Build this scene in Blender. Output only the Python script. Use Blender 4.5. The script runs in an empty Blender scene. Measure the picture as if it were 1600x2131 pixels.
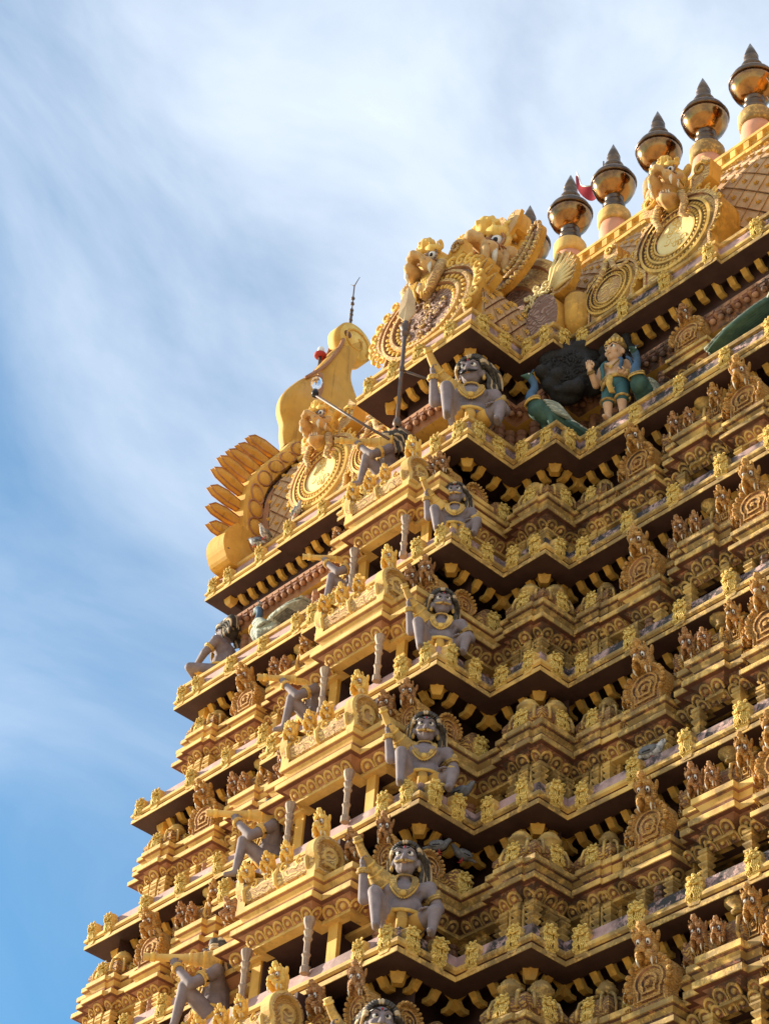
import bpy, math, random
import numpy as np
from mathutils import Vector, Matrix
random.seed(7)
R_ = math.radians
scene = bpy.context.scene
C = scene.collection

# ---------------------------------------------------------------- camera
cd = bpy.data.cameras.new("camera"); cam = bpy.data.objects.new("camera", cd); C.objects.link(cam)
CAM = Vector((17.985, -16.799, -3.296))
_y, _p, _r = R_(-49.921), R_(40.851), R_(5.051)
_f = Vector((math.cos(_p)*math.sin(_y), math.cos(_p)*math.cos(_y), math.sin(_p)))
_rt = Vector((math.cos(_y), -math.sin(_y), 0)); _up = _rt.cross(_f)
_rt2 = _rt*math.cos(_r) + _up*math.sin(_r); _up2 = -_rt*math.sin(_r) + _up*math.cos(_r)
cam.matrix_world = Matrix(((_rt2.x, _up2.x, -_f.x, CAM.x), (_rt2.y, _up2.y, -_f.y, CAM.y), (_rt2.z, _up2.z, -_f.z, CAM.z), (0, 0, 0, 1)))
cd.sensor_fit = 'VERTICAL'; cd.sensor_height = 36; cd.lens = 36*4756.3/2131; cd.clip_end = 5000; cd.clip_start = .1
scene.camera = cam

# ---------------------------------------------------------------- sky and sun
SUN_AZ, SUN_EL = R_(22), R_(20)          # azimuth measured from -X towards -Y
sdir = Vector((-math.cos(SUN_AZ)*math.cos(SUN_EL), -math.sin(SUN_AZ)*math.cos(SUN_EL), math.sin(SUN_EL)))
ld = bpy.data.lights.new("sun", 'SUN'); ld.energy = 5.0; ld.angle = R_(.5); ld.color = (1, .88, .70)
sun = bpy.data.objects.new("sun", ld); C.objects.link(sun); sun.rotation_euler = sdir.to_track_quat('Z', 'Y').to_euler()
W = bpy.data.worlds.new("World"); scene.world = W; W.use_nodes = True
nt = W.node_tree; N = nt.nodes; L = nt.links
bg = N["Background"]; bg.inputs[1].default_value = .080
sky = N.new("ShaderNodeTexSky"); sky.sky_type = 'NISHITA'; sky.sun_disc = False; sky.sun_elevation = SUN_EL
sky.sun_rotation = math.atan2(sdir.x, sdir.y); sky.air_density = 1.0; sky.dust_density = .4; sky.ozone_density = 2.5
tc = N.new("ShaderNodeTexCoord")
def wn(t, **k):
    n = N.new(t)
    for a, v in k.items(): setattr(n, a, v)
    return n
mp = wn("ShaderNodeMapping"); mp.inputs['Rotation'].default_value = (.2, .35, .5); mp.inputs['Scale'].default_value = (3.7, 1.6, 3.1)
L.new(tc.outputs['Generated'], mp.inputs[0])
n1 = wn("ShaderNodeTexNoise"); n1.inputs['Scale'].default_value = 2.3; n1.inputs['Detail'].default_value = 9; n1.inputs['Roughness'].default_value = .54; n1.inputs['Distortion'].default_value = .5
L.new(mp.outputs[0], n1.inputs['Vector'])
# cloud cover grows with height and thins towards the low left of the view
dt = wn("ShaderNodeVectorMath", operation='DOT_PRODUCT'); L.new(tc.outputs['Generated'], dt.inputs[0])
_cd = (_up2*1.0 + _rt2*.45).normalized(); dt.inputs[1].default_value = _cd
mr = wn("ShaderNodeMapRange"); mr.inputs['From Min'].default_value = -.24; mr.inputs['From Max'].default_value = .22; mr.inputs['To Min'].default_value = -.2; mr.inputs['To Max'].default_value = .27
mr.clamp = True
L.new(dt.outputs['Value'], mr.inputs['Value'])
ad = wn("ShaderNodeMath", operation='ADD'); L.new(n1.outputs['Fac'], ad.inputs[0]); L.new(mr.outputs[0], ad.inputs[1])
cr = wn("ShaderNodeValToRGB"); cr.color_ramp.elements[0].position = .40; cr.color_ramp.elements[1].position = .86
cr.color_ramp.interpolation = 'B_SPLINE'
L.new(ad.outputs[0], cr.inputs[0])
tint = wn("ShaderNodeMix", data_type='RGBA', blend_type='MULTIPLY'); tint.inputs[0].default_value = 1; tint.inputs[7].default_value = (.63, 1.08, 1.17, 1)
L.new(sky.outputs[0], tint.inputs[6])
mx = wn("ShaderNodeMix", data_type='RGBA'); L.new(cr.outputs[0], mx.inputs[0]); L.new(tint.outputs[2], mx.inputs[6]); mx.inputs[7].default_value = (5.7, 6.3, 7.1, 1)
L.new(mx.outputs[2], bg.inputs[0])
scene.view_settings.view_transform = 'Standard'; scene.view_settings.look = 'None'
scene.view_settings.exposure = 1.13; scene.view_settings.gamma = 1

# ---------------------------------------------------------------- materials
MATS = {}
def material(name, col, col2=None, scale=3.0, rough=.75, bump=.15, bscale=40, metal=0, stain=0, carve=None, spec=.3):
    """painted plaster: base colour with a second tone, flaking and optional black mould stains; carve = scale of cut scrollwork"""
    m = bpy.data.materials.new(name); m.use_nodes = True; t = m.node_tree; n = t.nodes; l = t.links
    b = n["Principled BSDF"]; b.inputs['Roughness'].default_value = rough; b.inputs['Metallic'].default_value = metal
    b.inputs['Specular IOR Level'].default_value = spec
    g = n.new("ShaderNodeNewGeometry")
    def noise(s, d=4, r=.55, dist=0, vec=None):
        q = n.new("ShaderNodeTexNoise"); q.inputs['Scale'].default_value = s; q.inputs['Detail'].default_value = d
        q.inputs['Roughness'].default_value = r; q.inputs['Distortion'].default_value = dist
        l.new(vec if vec else g.outputs['Position'], q.inputs['Vector']); return q.outputs['Fac']
    def ramp(v, a, c):
        q = n.new("ShaderNodeMapRange"); q.inputs['From Min'].default_value = a; q.inputs['From Max'].default_value = c
        q.interpolation_type = 'SMOOTHSTEP'; l.new(v, q.inputs[0]); return q.outputs[0]
    def mix(f, a, c, mode='MIX'):
        q = n.new("ShaderNodeMix"); q.data_type = 'RGBA'; q.blend_type = mode
        if isinstance(f, float): q.inputs[0].default_value = f
        else: l.new(f, q.inputs[0])
        for i, v in ((6, a), (7, c)):
            if isinstance(v, tuple): q.inputs[i].default_value = (*v, 1)
            else: l.new(v, q.inputs[i])
        return q.outputs[2]
    def math_(op, a, c):
        q = n.new("ShaderNodeMath"); q.operation = op
        for i, v in ((0, a), (1, c)):
            if isinstance(v, (int, float)): q.inputs[i].default_value = v
            else: l.new(v, q.inputs[i])
        return q.outputs[0]
    c2 = col2 or tuple(x*.8 for x in col)
    cur = mix(ramp(noise(scale, 6, .6), .35, .7), col, c2)
    h = math_('MULTIPLY', noise(bscale, 5, .6), .35)
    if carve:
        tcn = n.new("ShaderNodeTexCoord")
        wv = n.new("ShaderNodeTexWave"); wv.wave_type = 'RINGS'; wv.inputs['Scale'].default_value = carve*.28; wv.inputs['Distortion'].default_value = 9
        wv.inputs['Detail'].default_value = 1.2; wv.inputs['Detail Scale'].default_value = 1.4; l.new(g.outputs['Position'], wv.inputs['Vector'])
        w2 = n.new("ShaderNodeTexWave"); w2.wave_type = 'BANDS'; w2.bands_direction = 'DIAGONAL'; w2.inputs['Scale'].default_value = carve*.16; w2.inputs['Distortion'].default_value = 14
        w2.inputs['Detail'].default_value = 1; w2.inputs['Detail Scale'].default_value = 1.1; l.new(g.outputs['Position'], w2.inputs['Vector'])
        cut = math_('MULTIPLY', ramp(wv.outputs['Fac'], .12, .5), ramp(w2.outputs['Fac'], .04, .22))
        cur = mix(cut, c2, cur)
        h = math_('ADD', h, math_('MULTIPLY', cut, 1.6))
    if stain:
        # mould: grows in patches, most where rain runs off the right-hand set-back
        # faded patches, then rain streaks running down
        fade = math_('MULTIPLY', ramp(noise(2.1, 4), .52, .72), .38)
        cur = mix(fade, cur, tuple(min(.85, c*.75+.22*w_) for c, w_ in zip(col, (.95, .75, .5))))
        mpn = n.new("ShaderNodeMapping"); mpn.inputs['Scale'].default_value = (9, 9, .9); l.new(g.outputs['Position'], mpn.inputs[0])
        drip = math_('MULTIPLY', ramp(noise(1.0, 5, .65, 0, mpn.outputs[0]), .55, .70), .42)
        cur = mix(drip, cur, tuple(c*.32 for c in c2))
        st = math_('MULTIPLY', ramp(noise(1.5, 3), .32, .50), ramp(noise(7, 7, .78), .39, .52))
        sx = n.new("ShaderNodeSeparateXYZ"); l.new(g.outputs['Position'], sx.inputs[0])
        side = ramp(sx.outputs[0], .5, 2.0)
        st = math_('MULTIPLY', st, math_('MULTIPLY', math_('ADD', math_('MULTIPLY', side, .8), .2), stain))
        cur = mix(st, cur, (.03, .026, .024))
        chip = math_('MULTIPLY', ramp(noise(22, 4, .7), .67, .73), .45)
        cur = mix(chip, cur, (.45, .38, .32))
    l.new(cur, b.inputs['Base Color'])
    bp = n.new("ShaderNodeBump"); bp.inputs['Strength'].default_value = min(1, bump*3); bp.inputs['Distance'].default_value = .02 if carve else .008
    l.new(h, bp.inputs['Height']); l.new(bp.outputs[0], b.inputs['Normal'])
    MATS[name] = m; return m
M_Y = material("yellow_paint", (.71, .45, .125), (.56, .33, .085), stain=.62)
M_Y2 = material("pale_yellow_paint", (.80, .52, .13), (.66, .38, .07), stain=.3)
M_G = material("golden_plaque_paint", (.84, .62, .20), (.66, .44, .10), scale=14, carve=30, bump=.25)
M_K = material("orange_yellow_paint", (.70, .39, .07), (.56, .29, .045), scale=2.2, stain=.3)
M_B = material("terracotta_paint", (.42, .20, .095), (.33, .14, .065), stain=.85)
M_R = material("red_brown_paint", (.20, .075, .04), (.14, .05, .03), stain=.5)
M_P = material("mauve_band_paint", (.50, .32, .28), (.40, .24, .21), stain=1.0, scale=5)
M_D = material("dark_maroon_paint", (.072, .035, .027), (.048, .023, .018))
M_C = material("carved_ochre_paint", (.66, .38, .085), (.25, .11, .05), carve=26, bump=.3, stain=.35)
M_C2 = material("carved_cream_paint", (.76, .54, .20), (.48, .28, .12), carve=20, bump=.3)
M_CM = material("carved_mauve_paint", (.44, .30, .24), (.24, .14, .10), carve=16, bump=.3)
M_CR = material("cream_medallion_paint", (.76, .62, .30), (.68, .52, .22), bump=.25)
M_L = material("lion_ochre_paint", (.64, .36, .10), (.50, .255, .065), scale=9, bump=.3, carve=34, stain=.15)
M_LT = material("lion_terracotta_paint", (.54, .29, .11), (.42, .20, .075), scale=9, bump=.3, carve=34, stain=.15)
M_SK = material("grey_violet_skin_paint", (.19, .150, .153), (.255, .205, .205), scale=7)
M_SK2 = material("tan_skin_paint", (.60, .38, .22), (.50, .29, .16), scale=7)
M_H = material("dark_hair_paint", (.05, .042, .04), (.10, .085, .06), scale=24, bump=.2)
M_SN = material("mauve_snout_paint", (.58, .37, .15), (.44, .25, .10), scale=8, bump=.2)
M_W = material("white_eye_paint", (.75, .72, .66), rough=.4)
M_K0 = material("black_paint", (.012, .011, .011), rough=.4)
M_IV = material("ivory_tooth_paint", (.72, .66, .52), rough=.5)
M_GR = material("peacock_green_paint", (.035, .075, .06), (.06, .12, .085), scale=9)
M_BL = material("peacock_blue_paint", (.06, .12, .20), (.05, .09, .14), scale=9)
M_PF = material("pale_feather_paint", (.46, .47, .38), (.26, .29, .24), scale=14, carve=16)
M_TEAL = material("teal_cloth_paint", (.03, .09, .10), (.05, .13, .13))
M_ST = material("aged_steel", (.10, .085, .08), (.16, .09, .06), scale=12, rough=.55, metal=.4)
M_COP = material("polished_copper", (.42, .20, .06), (.16, .08, .04), scale=4.5, rough=.17, metal=1, bump=.03, bscale=6)
M_COD = material("tarnished_copper", (.10, .075, .06), (.19, .12, .07), scale=6, rough=.3, metal=.8)
M_SAL = material("salmon_plaster", (.62, .31, .19), (.55, .25, .14))
M_RED = material("red_cloth", (.35, .02, .03), rough=.8)
M_SIG = material("signal_red_paint", (.45, .05, .04))
M_BEE = material("honeybee_comb", (.007, .006, .005), (.035, .03, .026), scale=90, bump=.35, bscale=60)
M_PG = material("pigeon_grey", (.10, .10, .105), (.17, .165, .165), scale=20)
M_PGW = material("pigeon_white", (.55, .53, .5), (.1, .1, .11), scale=30)
M_CRE = material('deep_ochre_plaster', (.58, .30, .042), (.48, .24, .034), scale=1.8, stain=.35)
M_PL = material('stained_cream_paint', (.42, .31, .21), (.28, .20, .17), scale=7, stain=.3)
M_SC = material('ochre_scale_paint', (.50, .325, .17), (.38, .23, .12), scale=6, bump=.25)
M_GND = material("paved_sand", (.52, .41, .27), (.46, .36, .23))
M_GLS = bpy.data.materials.new("clear_glass"); M_GLS.use_nodes = True
_b = M_GLS.node_tree.nodes["Principled BSDF"]; _b.inputs['Transmission Weight'].default_value = 1; _b.inputs['Roughness'].default_value = .03; _b.inputs['IOR'].default_value = 1.3

# ---------------------------------------------------------------- mesh building
class MB:
    def __init__(s): s.v = []; s.f = []; s.m = []; s.s = []; s.mats = []
    def mi(s, mat):
        if mat not in s.mats: s.mats.append(mat)
        return s.mats.index(mat)
    def add(s, vs, fs, mat, smooth=False, M=None):
        o = len(s.v); i = s.mi(mat)
        if M is not None: vs = [M @ Vector(v) for v in vs]
        s.v.extend([tuple(v) for v in vs])
        for f in fs: s.f.append(tuple(o+k for k in f)); s.m.append(i); s.s.append(smooth)
    def join(s, b, M=None):
        o = len(s.v); mp_ = [s.mi(x) for x in b.mats]
        s.v.extend([tuple(M @ Vector(v)) for v in b.v] if M is not None else b.v)
        fl = M is not None and M.determinant() < 0
        for f, m, sm in zip(b.f, b.m, b.s):
            g = tuple(o+k for k in f); s.f.append(g[::-1] if fl else g); s.m.append(mp_[m]); s.s.append(sm)
    def mesh(s, name):
        me = bpy.data.meshes.new(name); me.from_pydata(s.v, [], s.f)
        for x in s.mats: me.materials.append(x)
        me.polygons.foreach_set('material_index', s.m); me.polygons.foreach_set('use_smooth', s.s); me.update(); return me
    def build(s, name, parent=None, M=None):
        o = bpy.data.objects.new(name, s.mesh(name)); C.objects.link(o)
        if parent: o.parent = parent
        if M is not None: o.matrix_local = M
        return o
    # primitives
    def box(s, c, d, mat, M=None, ch=0.0):
        x, y, z = c; a, b, e = d[0]/2, d[1]/2, d[2]/2
        s.add([(x+i*a, y+j*b, z+k*e) for k in (-1, 1) for j in (-1, 1) for i in (-1, 1)],
              [(0, 2, 3, 1), (4, 5, 7, 6), (0, 1, 5, 4), (2, 6, 7, 3), (0, 4, 6, 2), (1, 3, 7, 5)], mat, False, M)
    def ell(s, c, r, mat, M=None, nu=14, nv=9, rot=None):
        if isinstance(r, (int, float)): r = (r, r, r)
        vs = []; fs = []
        Q = Matrix.Rotation(0, 3, 'X') if rot is None else rot
        for j in range(nv+1):
            t = math.pi*j/nv
            for i in range(nu):
                p = 2*math.pi*i/nu
                q = Q @ Vector((r[0]*math.sin(t)*math.cos(p), r[1]*math.sin(t)*math.sin(p), -r[2]*math.cos(t)))
                vs.append((c[0]+q.x, c[1]+q.y, c[2]+q.z))
        for j in range(nv):
            for i in range(nu):
                a = j*nu+i; b = j*nu+(i+1) % nu
                if j == 0: fs.append((a, b+nu, a+nu))
                elif j == nv-1: fs.append((a, b, a+nu))
                else: fs.append((a, b, b+nu, a+nu))
        s.add(vs, fs, mat, True, M)
    def tube(s, pts, rad, mat, M=None, n=8, caps=True, flat=(1, 1)):
        P = [Vector(p) for p in pts]; k = len(P)
        if isinstance(rad, (int, float)): rad = [rad]*k
        vs = []; fs = []; prev = None
        for i in range(k):
            d = (P[min(i+1, k-1)]-P[max(i-1, 0)]).normalized()
            if prev is None: u = d.orthogonal().normalized() if abs(d.z) > .9 else d.cross(Vector((0, 0, 1))).normalized()
            else: u = (prev-d*prev.dot(d)).normalized()
            prev = u; w = d.cross(u)
            for j in range(n):
                a = 2*math.pi*j/n
                vs.append(P[i]+(u*math.cos(a)*flat[0]+w*math.sin(a)*flat[1])*rad[i])
        for i in range(k-1):
            for j in range(n):
                a = i*n+j; b = i*n+(j+1) % n; fs.append((a, b, b+n, a+n))
        if caps: fs.append(tuple(range(n-1, -1, -1))); fs.append(tuple(range((k-1)*n, k*n)))
        s.add(vs, fs, mat, True, M)
    def cap(s, a, b, r1, r2, mat, M=None):
        """tapered capsule, for bodies"""
        A = Vector(a); B = Vector(b); d = (B-A); Ln = d.length; d = d/Ln if Ln > 1e-6 else Vector((0, 0, 1))
        pts = [A-d*r1*k for k in (.98, .8, .45)]+[A, B]+[B+d*r2*k for k in (.45, .8, .98)]
        rs = [r1*.2, r1*.6, r1*.9, r1, r2, r2*.9, r2*.6, r2*.2]
        s.tube(pts, rs, mat, M, 12)
    def lathe(s, prof, mat, M=None, n=16, c=(0, 0, 0), smooth=True, rot=0):
        vs = []; fs = []; k = len(prof)
        for r, z in prof:
            for j in range(n):
                a = 2*math.pi*j/n+rot; vs.append((c[0]+r*math.cos(a), c[1]+r*math.sin(a), c[2]+z))
        for i in range(k-1):
            for j in range(n):
                a = i*n+j; b = i*n+(j+1) % n; fs.append((a, b, b+n, a+n))
        fs.append(tuple(range(n-1, -1, -1))); fs.append(tuple(range((k-1)*n, k*n)))
        s.add(vs, fs, mat, smooth, M)
    def sweep(s, plan, prof, mats, closed=False, M=None, top=None, bottom=None):
        """profile [(inset, z)...] run round a plan polyline, outward on its right-hand side"""
        k = len(plan); vs = []; fs = {}
        nrm = []
        m = k if closed else k-1
        for i in range(m):
            a = Vector(plan[i]); b = Vector(plan[(i+1) % k]); d = (b-a).normalized(); nrm.append(Vector((d.y, -d.x)))
        off = []
        for i in range(k):
            if closed: n1, n2 = nrm[i-1], nrm[i]
            else: n1 = nrm[max(i-1, 0)]; n2 = nrm[min(i, m-1)]
            off.append((n1+n2)/(1+n1.dot(n2)))
        q = len(prof)
        for i in range(k):
            for (t, z) in prof:
                vs.append((plan[i][0]-off[i].x*t, plan[i][1]-off[i].y*t, z))
        for i in range(m):
            j = (i+1) % k
            for e in range(q-1):
                mt = mats[e] if isinstance(mats, (list, tuple)) else mats
                fs.setdefault(mt, []).append((i*q+e, j*q+e, j*q+e+1, i*q+e+1))
        if closed:
            if top: fs.setdefault(top, []).append(tuple(i*q+q-1 for i in range(k)))
            if bottom: fs.setdefault(bottom, []).append(tuple(i*q for i in range(k-1, -1, -1)))
        base = len(s.v); s.v.extend([tuple(M @ Vector(v)) for v in vs] if M is not None else vs)
        for mt, ff in fs.items():
            i = s.mi(mt)
            for f in ff: s.f.append(tuple(base+x for x in f)); s.m.append(i); s.s.append(False)
    def relief(s, outline, levels, mats, M=None, centre=(0, 0), smooth=False):
        """concentric carved plate in the local x-z plane facing -y; levels = [(scale, depth out of the plane)]"""
        k = len(outline); vs = []
        for sc, d in levels:
            for x, z in outline: vs.append((centre[0]+(x-centre[0])*sc, -d, centre[1]+(z-centre[1])*sc))
        groups = {}
        for e in range(len(levels)-1):
            mt = mats[e] if isinstance(mats, (list, tuple)) else mats
            for j in range(k):
                a = e*k+j; b = e*k+(j+1) % k
                groups.setdefault(mt, []).append((a, b, b+k, a+k))
        mt = mats[-1] if isinstance(mats, (list, tuple)) else mats
        e = len(levels)-1
        groups.setdefault(mt, []).append(tuple(e*k+j for j in range(k)))
        base = len(s.v); s.v.extend([tuple(M @ Vector(v)) for v in vs] if M is not None else vs)
        fl = M is not None and M.determinant() < 0
        for mt, ff in groups.items():
            i = s.mi(mt)
            for f in ff: 
                g = tuple(base+x for x in f); s.f.append(g[::-1] if fl else g); s.m.append(i); s.s.append(smooth)
    def prism(s, outline, d0, d1, mat, M=None, side=None, ch=.0):
        """outline in local x-z plane (anticlockwise seen from -y), front at -d1, back at -d0"""
        k = len(outline); vs = [(x, -d0, z) for x, z in outline]+[(x, -d1, z) for x, z in outline]
        base = len(s.v); s.add(vs, [tuple(range(k, 2*k)), tuple(range(k-1, -1, -1))], mat, False, M)
        i = s.mi(side or mat)
        for j in range(k):
            a, b = j, (j+1) % k
            s.f.append((base+a, base+b, base+b+k, base+a+k)); s.m.append(i); s.s.append(False)
def T(x=0, y=0, z=0, rz=0, sc=1.0, rx=0, ry=0):
    S = Matrix.Diagonal((sc, sc, sc, 1)) if not isinstance(sc, tuple) else Matrix.Diagonal((*sc, 1))
    return Matrix.Translation((x, y, z)) @ Matrix.Rotation(rz, 4, 'Z') @ Matrix.Rotation(ry, 4, 'Y') @ Matrix.Rotation(rx, 4, 'X') @ S
def fuse(b, voxel, mat, smooth=4):
    """one continuous skin over overlapping solids"""
    me = b.mesh("skin"); o = bpy.data.objects.new("skin", me); C.objects.link(o)
    r = o.modifiers.new("r", 'REMESH'); r.mode = 'VOXEL'; r.voxel_size = voxel
    if smooth: q = o.modifiers.new("s", 'SMOOTH'); q.factor = .5; q.iterations = smooth
    dg = bpy.context.evaluated_depsgraph_get(); ev = o.evaluated_get(dg); m2 = ev.to_mesh()
    vs = [tuple(v.co) for v in m2.vertices]; fs = [tuple(p.vertices) for p in m2.polygons]
    ev.to_mesh_clear(); bpy.data.objects.remove(o); bpy.data.meshes.remove(me)
    out = MB(); out.add(vs, fs, mat, True); return out
def thing(name, label, cat, loc=(0, 0, 0), rz=0, group=None):
    o = bpy.data.objects.new(name, None); C.objects.link(o); o.location = loc; o.rotation_euler = (0, 0, rz)
    o['label'] = label; o['category'] = cat; o.empty_display_size = .2
    if group: o['group'] = group
    return o
def tag(o, label, cat, group=None):
    o['label'] = label; o['category'] = cat
    if group: o['group'] = group
    return o
def inst(me, name, parent, M):
    o = bpy.data.objects.new(name, me); C.objects.link(o); o.parent = parent; o.matrix_local = M; return o

# ---------------------------------------------------------------- tower dimensions (metres)
YC = 1.85
TZ = [20.0, 17.77, 15.63, 13.42, 11.17, 9.0, 6.75]
TY = [0.0, -.07, -.32, -.60, -.96, -1.32, -1.70]
TA = [1.19, 1.30, 1.44, 1.63, 1.82, 2.07, 2.30]
TB = [1.85, 2.11, 2.19, 2.48, 2.85, 3.20, 3.52]
D1 = [1.0, .885, .96, .914, .88, .863, .86]
D2 = [.38, .467, .446, .494, .475, .52, .54]
TW = [6.46, 6.62, 6.91, 7.17, 7.50, 7.85, 8.2]
def outline(k):
    y, a, b, d1, d2, w = TY[k], TA[k], TB[k], D1[k], D2[k], TW[k]
    return [(-w, y), (-b, y), (-b, y-d2), (-a, y-d2), (-a, y-d1-d2), (a, y-d1-d2), (a, y-d2), (b, y-d2), (b, y), (w, y), (w, 2*YC-y), (-w, 2*YC-y)]
def inset_plan(plan, t):
    k = len(plan); out = []
    for i in range(k):
        a, b, c = Vector(plan[i-1]), Vector(plan[i]), Vector(plan[(i+1) % k]); u = (b-a).normalized(); v = (c-b).normalized()
        n1 = Vector((u.y, -u.x)); n2 = Vector((v.y, -v.x)); out.append(b-(n1+n2)/(1+n1.dot(n2))*t)
    return out
def outline0():
    p = outline(0); j = 4.55
    return p[:1]+[(-j, .09), (-j, 0)]+p[1:9]+[(j, 0), (j, .09), (p[9][0], .09)]+p[10:] if False else [(-6.46, .1), (-j, .1), (-j, 0)]+p[1:9]+[(j, 0), (j, .1), (6.46, .1)]+p[10:]

# ---------------------------------------------------------------- ground
g = MB(); g.add([(-900, -900, -4.9), (900, -900, -4.9), (900, 900, -4.9), (-900, 900, -4.9)], [(0, 1, 2, 3)], M_GND)
o = g.build("ground"); o['kind'] = 'structure'

tower = thing("temple_tower", "tall yellow and terracotta painted temple tower of stepped carved storeys rising to a barrel roof", "temple tower", (0, 0, 0))

# ---------------------------------------------------------------- carved pieces used many times
def sstep(pts, n):
    """smooth closed or open run through points (Catmull-Rom)"""
    out = []; k = len(pts)
    for i in range(k-1):
        p0, p1, p2, p3 = (Vector(pts[max(i-1, 0)]), Vector(pts[i]), Vector(pts[i+1]), Vector(pts[min(i+2, k-1)]))
        for j in range(n):
            t = j/n; out.append(.5*((2*p1)+(p2-p0)*t+(2*p0-5*p1+4*p2-p3)*t*t+(3*p1-p0-3*p2+p3)*t**3))
    out.append(Vector(pts[-1])); return [tuple(p) for p in out]
def horseshoe(hw, h, n=22, foot=.78):
    pts = []
    for i in range(n+1):
        a = -math.pi*.72+2*math.pi*.72*i/n
        pts.append((hw*math.sin(a), h*.56+h*.44*math.cos(a)))
    pts = [(-hw*foot, 0)]+pts+[(hw*foot, 0)]
    return pts[::-1]
def spiral(cx, cz, r, turns, y, a0=0, sgn=1, n=16):
    return [(cx+r*(1-.8*i/n)*math.cos(a0+sgn*turns*2*math.pi*i/n), y, cz+r*(1-.8*i/n)*math.sin(a0+sgn*turns*2*math.pi*i/n)) for i in range(n+1)]
def curl(b, cx, cz, r, y, mat, th=.03, a0=0, sgn=1, turns=1.2, M=None):
    p = spiral(cx, cz, r, turns, y, a0, sgn); b.tube(p, [th*(1-.55*i/16) for i in range(17)], mat, M, 6)

def make_lion(body, lip, voxel=.026, jaw=False, ears=True, snout=None):
    """lion face about one unit high, looking along -y"""
    b = MB(); m = body
    b.ell((0, .12, .1), (.36, .36, .40), m); b.ell((0, .05, -.15), (.33, .33, .3), m)
    for s in (-1, 1):
        b.ell((s*.17, -.22, .32), (.17, .13, .085), m, rot=Matrix.Rotation(s*.35, 3, 'Y'))
        b.ell((s*.29, -.12, -.03), (.12, .16, .14), m)
        b.ell((s*.17, -.40, -.14), (.135, .27, .13), m)
        b.ell((s*.09, -.64, -.02), (.07, .07, .065), m)
        b.cap((s*.2, -.5, -.2), (s*.3, -.15, -.32), .09, .06, m)
        if ears:
            b.ell((s*.40, .08, .26), (.07, .12, .17), m, rot=Matrix.Rotation(s*.5, 3, 'Y'))
        for q, (x, z, r) in enumerate(((.14, .46, .11), (.30, .40, .09), (.08, .56, .08))):
            b.tube([(s*x+.0, -.20+.09*math.sin(t), z+r*math.cos(t)*.9) for t in [i*.7 for i in range(8)]], [.05-.004*i for i in range(8)], m, None, 6)
    b.cap((0, -.2, .14), (0, -.66, .02), .1, .09, m); b.ell((0, -.2, .52), (.1, .1, .14), m)
    if jaw:
        b.cap((0, .05, -.55), (0, -.42, -.62), .2, .12, m)
        for s in (-1, 1): b.cap((s*.22, .1, -.42), (s*.14, -.38, -.58), .09, .07, m)
    out = fuse(b, voxel, m, 3)
    if snout:
        si = out.mi(snout)
        for i, f in enumerate(out.f):
            c = sum((Vector(out.v[q]) for q in f), Vector())/len(f)
            if c.z < .06-.25*(c.y+.3) and c.y < -.18: out.m[i] = si
    for s in (-1, 1):
        c = Vector((s*.165, -.245, .17)); out.ell(c, .085, M_W, nu=12, nv=8)
        d = Vector((s*.12, -1, -.28)).normalized(); out.ell(c+d*.054, .042, M_K0, nu=10, nv=6)
        out.tube([c+Vector((.115*math.cos(t), -.035, .115*math.sin(t))) for t in [i*math.pi/5 for i in range(11)]], .018, lip, None, 5)
        for (x, y, z, l, r) in ((.24, -.52, -.24, .17, .045), (.30, -.30, -.26, .13, .035)):
            out.tube([(s*x, y, z+.05), (s*x*1.02, y-.03, z-l*.5), (s*x*.95, y+.02, z-l)], [r, r*.8, .008], M_IV, None, 7)
        for i in range(4):   # whisker and cheek grooves
            out.tube([(s*(.30-.02*i), -.3-.05*i, -.03-.03*i), (s*(.31-.02*i), -.42-.05*i, -.08-.02*i), (s*(.27-.02*i), -.52-.04*i, -.1-.02*i)], .012, lip, None, 5)
        for i in range(5): out.tube([(s*.32, -.05-.04*i, .16-.07*i), (s*.37, -.0-.03*i, .05-.07*i), (s*.34, .03-.03*i, -.08-.06*i)], .014, body, None, 5)
        for i in range(3): out.tube([(s*.04, -.26-.07*i, .26-.05*i), (s*.12, -.22-.06*i, .27-.07*i)], .018, lip, None, 5)
    if jaw:
        out.tube([(0, .0, -.45), (0, -.35, -.5), (0, -.52, -.56)], [.1, .1, .05], M_RED if False else lip, None, 8, flat=(1, .5))
        for i in range(5):
            a = -.8+.4*i; out.tube([(.15*math.sin(a), -.3-.12*math.cos(a), -.55), (.15*math.sin(a), -.3-.14*math.cos(a), -.42)], [.03, .006], M_IV, None, 6)
    return out
LION = make_lion(M_L, M_B).mesh("lion_head_mesh")
LIONY = make_lion(M_C2 if False else M_Y2, M_B, jaw=True).mesh("lion_head_gold_mesh")
LIONT = make_lion(M_LT, M_R).mesh("lion_head_terracotta_mesh")

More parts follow.
